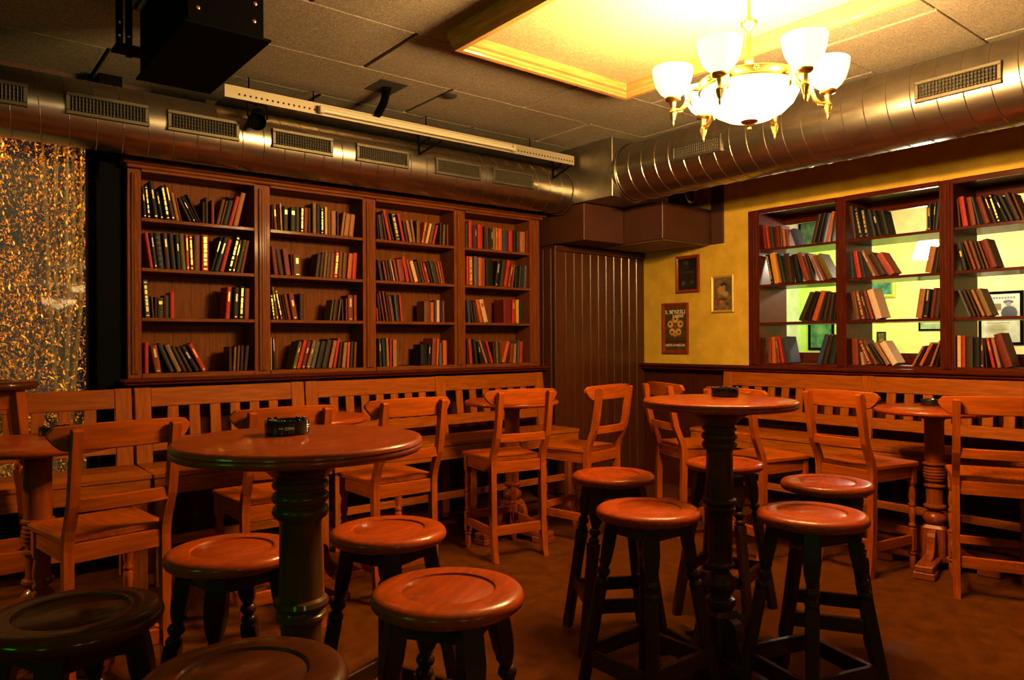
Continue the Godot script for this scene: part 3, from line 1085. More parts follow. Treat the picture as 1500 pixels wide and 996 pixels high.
func panelled_column() -> void:
	var o := structnode("wall_panelled_column")
	part("core", boxmb(Vector3(5.16, 1.14, -5.245), Vector3(1.24, 2.27, 0.37), 0.0), M.panelpaint, o)
	var xs := [4.540, 4.668, 4.774, 4.878, 4.986, 5.092, 5.198, 5.306, 5.414, 5.522, 5.632, 5.752]
	for i in xs.size() - 1:
		var a: float = xs[i]
		var b: float = xs[i + 1]
		part("board", boxmb(Vector3((a + b) * 0.5, 1.115, -5.045), Vector3(b - a - 0.004, 2.22, 0.026), 0.006), M.panelpaint, o)
	part("head_trim", boxmb(Vector3(5.145, 2.252, -5.035), Vector3(1.225, 0.050, 0.034), 0.006), M.panelpaint, o)
	part("corner_trim", boxmb(Vector3(4.545, 1.13, -5.035), Vector3(0.035, 2.24, 0.034), 0.006), M.panelpaint, o)
	for k in 3:
		part("side_board", boxmb(Vector3(4.530, 1.13, -5.12 - 0.105 * k), Vector3(0.022, 2.24, 0.100), 0.006), M.panelpaint, o)


# ---------------------------------------------------------------- bookcases
func bookcases() -> void:
	# four solid-backed bays
	var st := [[1.045, 1.124], [1.849, 1.961], [2.687, 2.798], [3.536, 3.648], [4.369, 4.484]]
	var names := ["solid-backed bookcase bay nearest the window, leftmost of four", "second bay of the solid-backed bookcase, counting from the window", "third bay of the solid-backed bookcase, counting from the window", "fourth bay of the solid-backed bookcase, beside the brown panelled column"]
	for b in 4:
		var x0: float = st[b][1]
		var x1: float = st[b + 1][0]
		var o := thing("bookcase", names[b], "bookcase", Vector3(0, 0, 0), 0, "bays of the solid-backed bookcase")
		var n := 6
		for k in n:
			var w := (x1 - x0) / n
			part("back_board", boxmb(Vector3(x0 + w * (k + 0.5), 1.86, -5.412), Vector3(w - 0.0006, 1.30, 0.012), 0.0012), M.casebacky, o)
		for y in [2.207, 1.886, 1.566]:
			part("shelf", boxmb(Vector3((x0 + x1) * 0.5, y - 0.011, -5.294), Vector3(x1 - x0 - 0.001, 0.022, 0.220), 0.002), M.casex, o)
		part("bottom_shelf", boxmb(Vector3((x0 + x1) * 0.5, 1.193, -5.292), Vector3(x1 - x0 - 0.001, 0.030, 0.226), 0.003), M.casex, o)
		part("top_board", boxmb(Vector3((x0 + x1) * 0.5, 2.508, -5.290), Vector3(x1 - x0 - 0.001, 0.018, 0.230), 0.002), M.casex, o)
		for j in ([0, 1] if b == 3 else [0]):
			var a: float = st[b + j][0]
			var e: float = st[b + j][1]
			var m := MB.new()
			m.box(Vector3((a + e) * 0.5, 1.846, -5.300), Vector3(e - a, 1.336, 0.230), 0.003)
			part("upright", m, M.casey, o)
			var fx := MB.new()
			fx.box(Vector3((a + e) * 0.5, 1.846, -5.178), Vector3((e - a) * 0.50, 1.28, 0.014), 0.005)
			fx.box(Vector3((a + e) * 0.5, 1.846, -5.172), Vector3((e - a) * 0.20, 1.26, 0.012), 0.005)
			part("pilaster", fx, M.casey, o)
	# open-backed bays set in the wall
	var zt := [[-3.827, -3.718], [-3.025, -2.941], [-2.251, -2.157], [-1.460, -1.372], [-0.690, -0.600]]
	names = ["first bay of the open-backed bookcase, next to the yellow wall with pictures", "middle bay of the open-backed bookcase with the bright lamp showing through", "third bay of the open-backed bookcase, cut by the picture's right edge", "fourth bay of the open-backed bookcase, beyond the picture's right edge"]
	for b in 4:
		var z0: float = zt[b][1]
		var z1: float = zt[b + 1][0]
		var zc := (z0 + z1) * 0.5
		var o := thing("bookcase", names[b], "bookcase", Vector3(), 0, "bays of the open-backed bookcase")
		for y in [2.196, 1.885, 1.555]:
			part("shelf", boxmb(Vector3(5.975, y - 0.011, zc), Vector3(0.410, 0.022, z1 - z0 - 0.001), 0.002), M.mahoganyz, o)
		part("bottom_shelf", boxmb(Vector3(5.975, 1.186, zc), Vector3(0.420, 0.030, z1 - z0 - 0.001), 0.003), M.mahoganyz, o)
		part("rear_lip", boxmb(Vector3(6.170, 1.245, zc), Vector3(0.030, 0.090, z1 - z0), 0.003), M.mahoganyz, o)
		part("rear_lintel", boxmb(Vector3(6.175, 2.492, zc), Vector3(0.030, 0.100, z1 - z0), 0.003), M.mahoganyz, o)
		part("top_board", boxmb(Vector3(5.965, 2.531, zc), Vector3(0.430, 0.020, z1 - z0 - 0.001), 0.003), M.mahoganyz, o)
		part("front_lintel", boxmb(Vector3(5.752, 2.520, zc), Vector3(0.024, 0.038, z1 - z0), 0.003), M.mahoganyz, o)
		for j in ([0, 1] if b == 3 else [0]):
			var a: float = zt[b + j][0]
			var e: float = zt[b + j][1]
			part("upright", boxmb(Vector3(5.968, 1.855, (a + e) * 0.5), Vector3(0.436, 1.368, e - a), 0.003), M.mahoganyy, o)
			var fx := MB.new()
			fx.box(Vector3(5.746, 1.855, (a + e) * 0.5), Vector3(0.016, 1.34, (e - a) * 0.62), 0.005)
			fx.box(Vector3(5.738, 1.855, (a + e) * 0.5), Vector3(0.014, 1.32, (e - a) * 0.28), 0.005)
			part("pilaster", fx, M.mahoganyy, o)


const ORD := ["", "first", "second", "third", "fourth", "fifth", "sixth", "seventh", "eighth", "ninth", "tenth", "eleventh", "twelfth", "thirteenth", "fourteenth", "fifteenth", "sixteenth", "seventeenth", "eighteenth", "nineteenth", "twentieth"]
const SHADE := {"blk": "black", "navy": "navy", "blue": "blue", "bluegrey": "blue-grey", "bluegreen": "teal", "dkgrey": "charcoal", "red": "red", "dkred": "maroon", "pinkred": "rose-red", "redbr": "russet", "brown": "brown", "dkbrown": "dark brown", "tan": "tan", "orange": "orange", "khaki": "khaki", "olive": "olive", "dkolive": "dark olive", "green": "green", "dkgreen": "dark green", "cream": "cream", "creamw": "off-white", "white": "white", "yellow": "yellow", "pink": "pale pink"}


# one volume: spine at z = 0 facing +z, base at y = 0; its left edge is at x0
func volume(x0: float, t: float, h: float, d: float) -> Array:
	var cover := MB.new()
	var bd := minf(0.0028, t * 0.16)
	cover.box(Vector3(x0 + bd * 0.5, h * 0.5, -d * 0.5 - 0.002), Vector3(bd, h, d - 0.004), 0.0006)
	cover.box(Vector3(x0 + t - bd * 0.5, h * 0.5, -d * 0.5 - 0.002), Vector3(bd, h, d - 0.004), 0.0006)
	# rounded spine
	var p := PackedVector2Array()
	for i in 7:
		var a := PI * i / 6.0
		p.append(Vector2(x0 + t * 0.5 - cos(a) * t * 0.5, -0.006 + sin(a) * 0.006))
	p.append(Vector2(x0 + t, -0.010))
	p.append(Vector2(x0, -0.010))
	cover.t = Transform3D(Basis(Vector3.RIGHT, Vector3(0, 0, 1), Vector3(0, -1, 0)), Vector3(0, 0, 0))
	cover.extrude(p, -h, 0.0)
	cover.t = Transform3D()
	var pg := MB.new()
	pg.box(Vector3(x0 + t * 0.5, h * 0.5, -d * 0.5 - 0.003), Vector3(t - bd * 2 + 0.0002, h - 0.008, d - 0.012), 0.0)
	return [cover, pg]


func gilding(kind: String, x0: float, t: float, h: float, rng: RandomNumberGenerator) -> MB:
	var m := MB.new()
	var c := x0 + t * 0.5
	var z := 0.0004
	if kind == "g" or kind == "w":
		var y := h * rng.randf_range(0.50, 0.62)
		for i in rng.randi_range(4, 8):
			var l := h * rng.randf_range(0.015, 0.045)
			m.box(Vector3(c, y + l * 0.5, z), Vector3(t * 0.34, l, 0.0012), 0.0)
			y += l + h * 0.012
		if rng.randf() < 0.6:
			m.box(Vector3(c, h * 0.07, z), Vector3(t * 0.42, h * 0.035, 0.0012), 0.0)
	elif kind == "G":
		var y := h * 0.16
		while y < h * 0.84:
			var l := h * rng.randf_range(0.05, 0.16)
			m.box(Vector3(c, y + l * 0.5, z), Vector3(t * 0.46, l, 0.0012), 0.0)
			y += l + h * rng.randf_range(0.012, 0.05)
		m.box(Vector3(c, h * 0.93, z), Vector3(t * 0.56, h * 0.02, 0.0012), 0.0)
		m.box(Vector3(c, h * 0.06, z), Vector3(t * 0.56, h * 0.02, 0.0012), 0.0)
	elif kind == "b":
		for k in 6:
			m.box(Vector3(c, h * (0.12 + 0.15 * k), z), Vector3(t * 0.66, h * 0.012, 0.0012), 0.0)
	elif kind == "l":
		m.box(Vector3(c, h * 0.76, z), Vector3(t * 0.56, h * 0.16, 0.0012), 0.0)
	return m


func place_books() -> void:
	var rng := RandomNumberGenerator.new()
	rng.seed = 3
	var rest := MB.new()
	var rest_any := false
	for r in book_rows():
		var side: String = r[0]
		var bay: int = r[1]
		var row: int = r[2]
		var y: float = [2.207, 1.886, 1.566, 1.208][row - 1] if side == "L" else [2.196, 1.885, 1.555, 1.201][row - 1]
		var bi := 0
		for b in r[3]:
			bi += 1
			var lean: float = b[4]
			var t: float = b[2]
			var h: float = b[3]
			var d := clampf(h * 0.70, 0.10, 0.155)
			var x0 := -t if lean > 0.0 else 0.0
			var where := Transform3D()
			if side == "L":
				where = Transform3D(Basis(Vector3(0, 0, 1), deg_to_rad(-lean)), Vector3(b[1], y + 0.0006, -5.196))
			else:
				where = Transform3D(Basis(Vector3.UP, -PI / 2) * Basis(Vector3(0, 0, 1), deg_to_rad(-lean)), Vector3(5.786, y + 0.0006, b[1]))
			var parts := volume(x0, t, h, d)
			if b[6]:
				rest_any = true
				for q in parts:
					for i in q.v.size():
						rest.v.append(where * q.v[i])
						rest.n.append(where.basis * q.n[i])
				continue
			var deco: String = {"g": "gilt-lettered ", "w": "white-lettered ", "G": "heavily gilded ", "b": "banded ", "l": "labelled ", "-": ""}[b[5]]
			var pose := "leaning " if absf(lean) > 7.0 else ("upright " if absf(lean) < 3.0 else "")
			var shelf: String = ["top", "second", "third", "bottom"][row - 1]
			var label := "%s %s%sbook, %s along the %s shelf, %s bay, %s bookcase" % [SHADE[b[0]], deco, pose, ORD[bi], shelf, ORD[bay], "solid-backed" if side == "L" else "open-backed"]
			var o := thing("book", label, "book", Vector3(), 0, "books in the solid-backed bookcase" if side == "L" else "books in the open-backed bookcase")
			o.transform = where
			part("cover", parts[0], M["book_" + b[0]], o)
			part("pages", parts[1], M.pages, o)
			if b[5] != "-":
				var gm: Material = M.gilt
				if b[5] == "w":
					gm = M.silver
				elif b[5] == "b":
					gm = M.blueprint
				elif b[5] == "l":
					gm = M.labelred if b[0] in ["tan", "orange", "cream"] else M.gilt
				part("lettering", gilding(b[5], x0, t, h, rng), gm, o)
	if rest_any:
		var s := single("thin_books", rest, M.book_dkbrown, "thin dark books wedged among the others on the bookcase shelves", "books")
		s.set_meta("kind", "stuff")


# ---------------------------------------------------------------- ducts and fittings under the ceiling
func helix(m: MB, r: float, x0: float, x1: float, pitch: float, rib: float) -> void:
	# a low folded seam wound round a duct that runs along local x
	var n := int((x1 - x0) / pitch * 40.0)
	for i in n:
		var a := TAU * i / 40.0
		var b := TAU * (i + 1) / 40.0
		var xa := x0 + (x1 - x0) * i / n
		var xb := x0 + (x1 - x0) * (i + 1) / n
		var ca := Vector3(0, cos(a), sin(a))
		var cb := Vector3(0, cos(b), sin(b))
		var X := Vector3.RIGHT
		var w := 0.0045
		m.quad(X * (xa - w) + ca * (r - 0.001), X * (xb - w) + cb * (r - 0.001), X * xb + cb * (r + rib), X * xa + ca * (r + rib), ca - X)
		m.quad(X * (xa + w) + ca * (r - 0.001), X * (xb + w) + cb * (r - 0.001), X * xb + cb * (r + rib), X * xa + ca * (r + rib), ca + X)


func make_duct(label: String, r: float, x0: float, x1: float, vents: Array, vw: float, at: Vector3, turn: float, lit: bool) -> void:
	var o := thing("spiral_duct", label, "duct", at, turn, "round metal ducts under the ceiling")
	var m := MB.new()
	m.t = Transform3D(Basis(Vector3(0, 0, 1), -PI / 2), Vector3())
	m.lathe([Vector2(r, x0), Vector2(r, x1)], 64)
	m.t = Transform3D()
	part("pipe", m, M.duct, o)
	var s := MB.new()
	helix(s, r, x0, x1, 0.138, 0.0035)
	part("seam", s, M.duct, o)
	var h := 0.125
	for x in vents:
		var v := MB.new()
		var z := r + 0.010
		var fw := 0.022
		v.box(Vector3(x, h * 0.5 - fw * 0.5, z), Vector3(vw, fw, 0.010), 0.003)
		v.box(Vector3(x, -h * 0.5 + fw * 0.5, z), Vector3(vw, fw, 0.010), 0.003)
		v.box(Vector3(x - vw * 0.5 + fw * 0.5, 0, z), Vector3(fw, h - fw * 2, 0.010), 0.003)
		v.box(Vector3(x + vw * 0.5 - fw * 0.5, 0, z), Vector3(fw, h - fw * 2, 0.010), 0.003)
		# skirt that meets the round pipe
		v.box(Vector3(x, h * 0.5 - 0.003, z - 0.022), Vector3(vw, 0.004, 0.040), 0.0)
		v.box(Vector3(x, -h * 0.5 + 0.003, z - 0.022), Vector3(vw, 0.004, 0.040), 0.0)
		v.box(Vector3(x - vw * 0.5 + 0.003, 0, z - 0.016), Vector3(0.004, h, 0.028), 0.0)
		v.box(Vector3(x + vw * 0.5 - 0.003, 0, z - 0.016), Vector3(0.004, h, 0.028), 0.0)
		var vent := part("vent", v, M.ventframe, o)
		part("opening", boxmb(Vector3(x, 0, z - 0.0085), Vector3(vw - fw * 2 + 0.004, h - fw * 2 + 0.004, 0.002), 0.0), M.gap, vent)
		var l := MB.new()
		var n := 22
		for k in n:
			var sx: float = x - vw * 0.5 + fw + (vw - fw * 2) * (k + 0.5) / n
			var keep := l.t
			l.t = Transform3D(Basis(Vector3.UP, 0.5), Vector3(sx, 0, z - 0.001))
			l.box(Vector3(), Vector3(0.0016, h - fw * 2, 0.011), 0.0)
			l.t = keep
		for k in 4:
			l.box(Vector3(x, -h * 0.5 + fw + (h - fw * 2) * (k + 0.5) / 4.0, z - 0.006), Vector3(vw - fw * 2, 0.0016, 0.003), 0.0)
		var lv := part("louvre", l, M.ventslat, vent)
		lv.set_meta("kind", "stuff")


func ducts() -> void:
	make_duct("long spiral duct with many grilles above the solid-backed bookcase", 0.193, -2.55, 4.543, [-1.55, -0.34, 0.26, 0.862, 1.391, 2.030, 2.632, 3.291, 3.839], 0.425, Vector3(0, 2.742, -4.957), 0, true)
	make_duct("thicker spiral duct over the yellow wall and the open-backed bookcase", 0.2425, -4.318, 4.4, [-3.462, -1.683, 0.1, 1.9], 0.445, Vector3(4.79, 2.834, 0), -90, true)
	# square plenum where both ducts meet
	var o := thing("plenum_box", "square sheet-metal box in the corner joining the two ducts", "duct box")
	part("casing", boxmb(Vector3(4.91, 2.865, -4.80), Vector3(0.72, 0.496, 0.95), 0.004), M.plenum, o)
	var co := MB.new()
	co.t = Transform3D(Basis(Vector3.RIGHT, PI / 2), Vector3(4.79, 2.834, -4.325))
	co.lathe([Vector2(0.252, 0.0), Vector2(0.252, 0.035), Vector2(0.2475, 0.038), Vector2(0.2475, 0.0)], 56)
	part("collar", co, M.duct, o)
	co = MB.new()
	co.t = Transform3D(Basis(Vector3(0, 0, 1), PI / 2), Vector3(4.55, 2.742, -4.957))
	co.lathe([Vector2(0.203, 0.0), Vector2(0.203, 0.035), Vector2(0.198, 0.038), Vector2(0.198, 0.0)], 56)
	part("collar", co, M.duct, o)
	# maroon boxing below the plenum
	var s := structnode("wall_soffit")
	part("boxing", boxmb(Vector3(5.415, 2.450, -4.62), Vector3(0.69, 0.322, 0.80), 0.004), M.maroon, s)
	part("boxing", boxmb(Vector3(4.815, 2.450, -5.05), Vector3(0.50, 0.322, 0.74), 0.004), M.maroon, s)
	part("underside", boxmb(Vector3(5.415, 2.286, -4.62), Vector3(0.64, 0.006, 0.76), 0.0), M.underside, s)
	part("corner_bead", boxmb(Vector3(5.066, 2.450, -4.224), Vector3(0.014, 0.322, 0.014), 0.004), M.maroon, s)
	struct("trim_4", boxmb(Vector3(5.748, 2.60, -4.145), Vector3(0.022, 0.62, 0.13), 0.002), M.maroon)
	var ring := MB.new()
	ring.t = Transform3D(Basis(Vector3.RIGHT, PI / 2), Vector3(5.52, 2.74, -4.30))
	ring.lathe([Vector2(0.085, -0.02), Vector2(0.085, 0.03), Vector2(0.075, 0.035), Vector2(0.070, 0.03), Vector2(0.070, -0.02)], 28)
	part("pipe_collar", ring, M.duct, o)
	tray()
	speaker()


func tray() -> void:
	var o := thing("cable_tray", "long perforated metal cable tray hung over the long duct", "cable tray")
	var m := MB.new()
	var tb0 := MB.new()
	tb0.box(Vector3(3.01, 2.947, -4.935), Vector3(3.00, 0.003, 0.376), 0.0)
	part("tray_floor", tb0, M.traysteel, o)
	m.box(Vector3(3.01, 2.984, -5.124), Vector3(3.00, 0.076, 0.003), 0.0)
	m.box(Vector3(3.01, 2.984, -4.745), Vector3(3.00, 0.078, 0.003), 0.0)
	m.box(Vector3(3.01, 3.022, -4.752), Vector3(3.00, 0.003, 0.016), 0.0)
	part("tray", m, M.traymetal, o)
	var h := MB.new()
	for k in 15:
		var x := 1.60 + 0.036 * k
		h.t = Transform3D(Basis(Vector3.RIGHT, PI / 2), Vector3(x, 2.974, -4.7432))
		h.lathe([Vector2(0.0075, 0), Vector2(0.0075, 0.0006), Vector2(0, 0.0006)], 10)
	for k in 20:
		var x := 3.88 + 0.032 * k
		h.t = Transform3D(Basis(Vector3.RIGHT, PI / 2), Vector3(x, 2.974, -4.7432))
		h.lathe([Vector2(0.0075, 0), Vector2(0.0075, 0.0006), Vector2(0, 0.0006)], 10)
	var ph := part("hole", h, M.gap, o)
	ph.set_meta("kind", "stuff")
	for x in [1.68, 2.12, 3.02, 4.05]:
		var rod := MB.new()
		for z in [-4.80, -5.08]:
			rod.tube([Vector3(x, 2.945, z), Vector3(x, CEIL + 0.002, z)], [0.005], 8)
		rod.box(Vector3(x, 3.03, -4.80), Vector3(0.035, 0.02, 0.03), 0.003)
		part("hanger", rod, M.black, o)
	for x in [2.93, 4.27]:
		var br := MB.new()
		br.tube([Vector3(x, 2.945, -4.76), Vector3(x, 2.80, -4.752)], [0.009], 8)
		br.tube([Vector3(x, 2.80, -4.752), Vector3(x + 0.20, 2.93, -4.76)], [0.008], 8)
		br.tube([Vector3(x, 2.86, -4.752), Vector3(x + 0.10, 2.94, -4.76)], [0.007], 8)
		part("bracket", br, M.black, o)
	var b := thing("fluorescent_batten", "slim unlit fluorescent batten fixed along the cable tray's front lip", "lamp")
	part("body", boxmb(Vector3(2.97, 2.982, -4.729), Vector3(1.686, 0.040, 0.028), 0.004), M.cream, b)
	var tb := MB.new()
	tb.tube([Vector3(2.15, 2.966, -4.704), Vector3(3.79, 2.966, -4.704)], [0.0125], 14)
	part("tube", tb, M.tubeglass, b)
	for x in [2.136, 3.804]:
		part("end_cap", boxmb(Vector3(x, 2.972, -4.712), Vector3(0.030, 0.050, 0.044), 0.005), M.cream, b)
	# small black spotlight clamped under the tray
	var sp := thing("spotlight", "small black spotlight hanging under the cable tray between two grilles", "spotlight", Vector3(1.70, 2.832, -4.70))
	var c := MB.new()
	c.t = Transform3D(Basis(Vector3.RIGHT, deg_to_rad(125)) * Basis(Vector3(0, 0, 1), 0.35), Vector3())
	c.lathe([Vector2(0, -0.075), Vector2(0.035, -0.072), Vector2(0.045, -0.06), Vector2(0.050, 0.06), Vector2(0.058, 0.075), Vector2(0.052, 0.076), Vector2(0.045, 0.05), Vector2(0, 0.048)], 20)
	part("housing", c, M.black, sp)
	var yk := MB.new()
	yk.tube([Vector3(-0.062, 0.0, 0), Vector3(-0.062, 0.09, -0.01), Vector3(0.062, 0.09, -0.01), Vector3(0.062, 0.0, 0)], [0.006], 8)
	yk.tube([Vector3(0, 0.09, -0.01), Vector3(0, 0.098, -0.05)], [0.008], 8)
	part("yoke", yk, M.black, sp)
	# dark hatch in the ceiling with a pipe leaning out of it
	var ha := thing("ceiling_hatch", "dark square opening in the ceiling with a pipe leaning out", "hatch", Vector3(2.47, CEIL, -4.42))
	part("opening", boxmb(Vector3(0, 0.000, 0), Vector3(0.20, 0.006, 0.24), 0.001), M.gap, ha)
	var pp := MB.new()
	pp.tube([Vector3(0.0, 0.0, 0.02), Vector3(0.07, -0.05, -0.16), Vector3(0.10, -0.09, -0.30)], [0.028], 14)
	part("pipe", pp, M.black, ha)


func speaker() -> void:
	var o := thing("loudspeaker", "big black loudspeaker cabinet hung from the ceiling with copper screws", "loudspeaker", Vector3(1.06, 2.76, -3.72))
	part("cabinet", boxmb(Vector3(0, 0.170, 0.0), Vector3(0.33, 0.335, 0.84), 0.006), M.black, o)
	part("grille_plate", boxmb(Vector3(0.005, -0.004, 0.0), Vector3(0.37, 0.012, 0.89), 0.003), M.frameblack, o)
	for p in [[-0.115, 0.16], [0.125, 0.155], [0.120, 0.075], [-0.120, 0.07]]:
		var s := MB.new()
		s.t = Transform3D(Basis(Vector3.RIGHT, PI / 2), Vector3(p[0], p[1], 0.420))
		s.lathe([Vector2(0.009, -0.001), Vector2(0.0085, 0.003), Vector2(0.005, 0.005), Vector2(0, 0.0055)], 14)
		part("screw", s, M.screw, o)
	var b := thing("speaker_bracket", "thin steel bracket hanging beside the black loudspeaker cabinet", "bracket", Vector3(0.765, 2.76, -3.80))
	var m := MB.new()
	m.box(Vector3(-0.03, 0.18, 0.0), Vector3(0.030, 0.352, 0.012), 0.002)
	m.box(Vector3(0.03, 0.18, -0.10), Vector3(0.030, 0.352, 0.012), 0.002)
	m.box(Vector3(0.03, 0.02, -0.05), Vector3(0.15, 0.014, 0.12), 0.002)
	part("strap", m, M.frameblack, b)
	for p in [[-0.03, 0.06], [-0.03, 0.12], [0.03, 0.10]]:
		var s := MB.new()
		s.t = Transform3D(Basis(Vector3.RIGHT, PI / 2), Vector3(p[0], p[1], 0.006 if p[0] < 0 else -0.094))
		s.lathe([Vector2(0.006, 0), Vector2(0.005, 0.005), Vector2(0, 0.006)], 12)
		part("bolt", s, M.steel, b)


# ---------------------------------------------------------------- chandelier
func make_chandelier(at: Vector3, label: String, lights: bool, dim := 1.0) -> Node3D:
	# local origin: bottom finial of the bowl
	var o := thing("chandelier", label, "chandelier", at, 0, "brass chandeliers with glass shades")
	var bw := MB.new()
	bw.lathe([Vector2(0.0000, 0.0450), Vector2(0.0475, 0.0464), Vector2(0.1045, 0.0602), Vector2(0.1568, 0.0885), Vector2(0.1947, 0.1247), Vector2(0.2166, 0.1682), Vector2(0.2204, 0.1895), Vector2(0.2147, 0.1895), Vector2(0.2109, 0.1682), Vector2(0.1900, 0.1276), Vector2(0.1520, 0.0921), Vector2(0.0997, 0.0638), Vector2(0.0000, 0.0501)], 48)
	part("glass_bowl", bw, M.bowl, o)
	var rim := MB.new()
	rim.lathe([Vector2(0.2166, 0.1870), Vector2(0.2280, 0.1887), Vector2(0.2308, 0.1938), Vector2(0.2280, 0.1989), Vector2(0.2223, 0.2040), Vector2(0.2261, 0.2235), Vector2(0.2299, 0.2278), Vector2(0.2261, 0.2329), Vector2(0.2147, 0.2329), Vector2(0.2128, 0.1870)], 48)
	part("rim_band", rim, M.brass, o)
	for k in 6:
		var a := PI / 3 * k + 0.72
		var r := MB.new()
		r.t = Transform3D(Basis(Vector3.UP, a), Vector3())
		r.t = r.t * Transform3D(Basis(Vector3(0, 0, 1), -PI / 2), Vector3(0.226, 0.214, 0))
		for q in 5:
			var b := TAU * q / 5
			r.box(Vector3(cos(b) * 0.009, 0.002, sin(b) * 0.009), Vector3(0.009, 0.006, 0.009), 0.003)
		part("rosette", r, M.brass, o)
	var fin := MB.new()
	fin.lathe([Vector2(0, 0.0), Vector2(0.007, 0.003), Vector2(0.010, 0.012), Vector2(0.006, 0.020), Vector2(0.014, 0.026), Vector2(0.012, 0.034), Vector2(0.034, 0.040), Vector2(0.040, 0.048), Vector2(0.036, 0.054), Vector2(0, 0.056)], 24)
	part("finial", fin, M.brass, o)
	var st := MB.new()
	st.lathe([Vector2(0, 0.18), Vector2(0.010, 0.18), Vector2(0.014, 0.27), Vector2(0.012, 0.30), Vector2(0.020, 0.318), Vector2(0.022, 0.332), Vector2(0.012, 0.345), Vector2(0.008, 0.36), Vector2(0.009, 0.46), Vector2(0.020, 0.475), Vector2(0.034, 0.488), Vector2(0.038, 0.502), Vector2(0.026, 0.512), Vector2(0.014, 0.518), Vector2(0.008, 0.535), Vector2(0.006, 0.62), Vector2(0.0, 0.62)], 20)
	for k in 3:
		var a := TAU * k / 3 + 0.3
		var d := Vector3(cos(a), 0, sin(a))
		st.tube([d * 0.216 + Vector3.UP * 0.230, d * 0.12 + Vector3.UP * 0.262, d * 0.012 + Vector3.UP * 0.285], [0.004], 8)
	part("stem", st, M.brass, o)
	var ch := MB.new()
	var top := CEIL - 0.04 - at.y
	var n := int((top - 0.62 - 0.03) / 0.026) + 1
	for k in n:
		var pts := []
		for i in 11:
			var b := TAU * i / 10
			var w := Vector3(cos(b) * 0.009, 0.625 + 0.026 * k + 0.010 + sin(b) * 0.017, 0)
			if k % 2:
				w = Vector3(0, w.y, w.x)
			pts.append(w)
		ch.tube(pts, [0.0024], 6, false)
	part("chain", ch, M.brass, o)
	var can := MB.new()
	can.lathe([Vector2(0, top - 0.035), Vector2(0.02, top - 0.033), Vector2(0.045, top - 0.02), Vector2(0.06, top - 0.004), Vector2(0.06, top), Vector2(0, top)], 24)
	part("ceiling_rose", can, M.brass, o)
	for k in 6:
		var a := PI / 3 * k + 0.815
		var d := Vector3(cos(a), 0, sin(a))
		var arm := MB.new()
		var pts := []
		var rad := []
		for q in [[0.222, 0.205, 0.010], [0.250, 0.210, 0.011], [0.266, 0.196, 0.012], [0.274, 0.166, 0.011], [0.288, 0.134, 0.010], [0.312, 0.114, 0.0095], [0.334, 0.114, 0.010], [0.345, 0.126, 0.010], [0.346, 0.145, 0.010]]:
			pts.append(d * q[0] + Vector3.UP * q[1])
			rad.append(q[2])
		arm.tube(pts, rad, 12)
		# leaf scrolls on the arm and the hanging tassel under the socket
		arm.t = Transform3D(Basis(), d * 0.346)
		arm.lathe([Vector2(0, 0.036), Vector2(0.004, 0.040), Vector2(0.007, 0.056), Vector2(0.005, 0.062), Vector2(0.011, 0.074), Vector2(0.015, 0.092), Vector2(0.019, 0.104), Vector2(0.012, 0.114), Vector2(0.012, 0.130), Vector2(0.015, 0.146)], 14)
		for j in 5:
			var b := TAU * j / 5
			arm.t = Transform3D(Basis(Vector3.UP, b) * Basis(Vector3(0, 0, 1), -0.28), d * 0.346 + Vector3.UP * 0.086)
			arm.box(Vector3(0.012, 0, 0), Vector3(0.005, 0.036, 0.009), 0.002)
		for j in 3:
			var u: Vector3 = [d * 0.272 + Vector3.UP * 0.178, d * 0.262 + Vector3.UP * 0.148, d * 0.322 + Vector3.UP * 0.104][j]
			arm.t = Transform3D(Basis(Vector3.UP, -atan2(d.z, d.x)) * Basis(Vector3(0, 0, 1), [0.3, -0.2, 1.3][j]), u)
			arm.lathe([Vector2(0, -0.026), Vector2(0.006, -0.012), Vector2(0.008, 0.004), Vector2(0.004, 0.020), Vector2(0, 0.026)], 8)
		arm.t = Transform3D()
		var node := part("arm", arm, M.brass, o)
		var cup := MB.new()
		cup.t = Transform3D(Basis(), d * 0.346)
		cup.lathe([Vector2(0, 0.144), Vector2(0.013, 0.144), Vector2(0.014, 0.152), Vector2(0.030, 0.157), Vector2(0.036, 0.164), Vector2(0.035, 0.172), Vector2(0.028, 0.175), Vector2(0, 0.175)], 20)
		part("cup", cup, M.brass, node)
		var sh := MB.new()
		sh.t = Transform3D(Basis(), d * 0.346)
		sh.lathe([Vector2(0.026, 0.175), Vector2(0.037, 0.179), Vector2(0.058, 0.196), Vector2(0.077, 0.226), Vector2(0.088, 0.262), Vector2(0.0930, 0.294), Vector2(0.0935, 0.308), Vector2(0.0895, 0.308), Vector2(0.084, 0.262), Vector2(0.073, 0.229), Vector2(0.054, 0.200), Vector2(0.0, 0.185)], 28)
		part("shade", sh, M.shade, node)
		if lights:
			omni(o, d * 0.346 + Vector3.UP * 0.255, WARM, LAMP * dim, 0.035)
	if lights:
		omni(o, Vector3(0, 0.130, 0), WARM, BOWL * dim, 0.06)
	return o


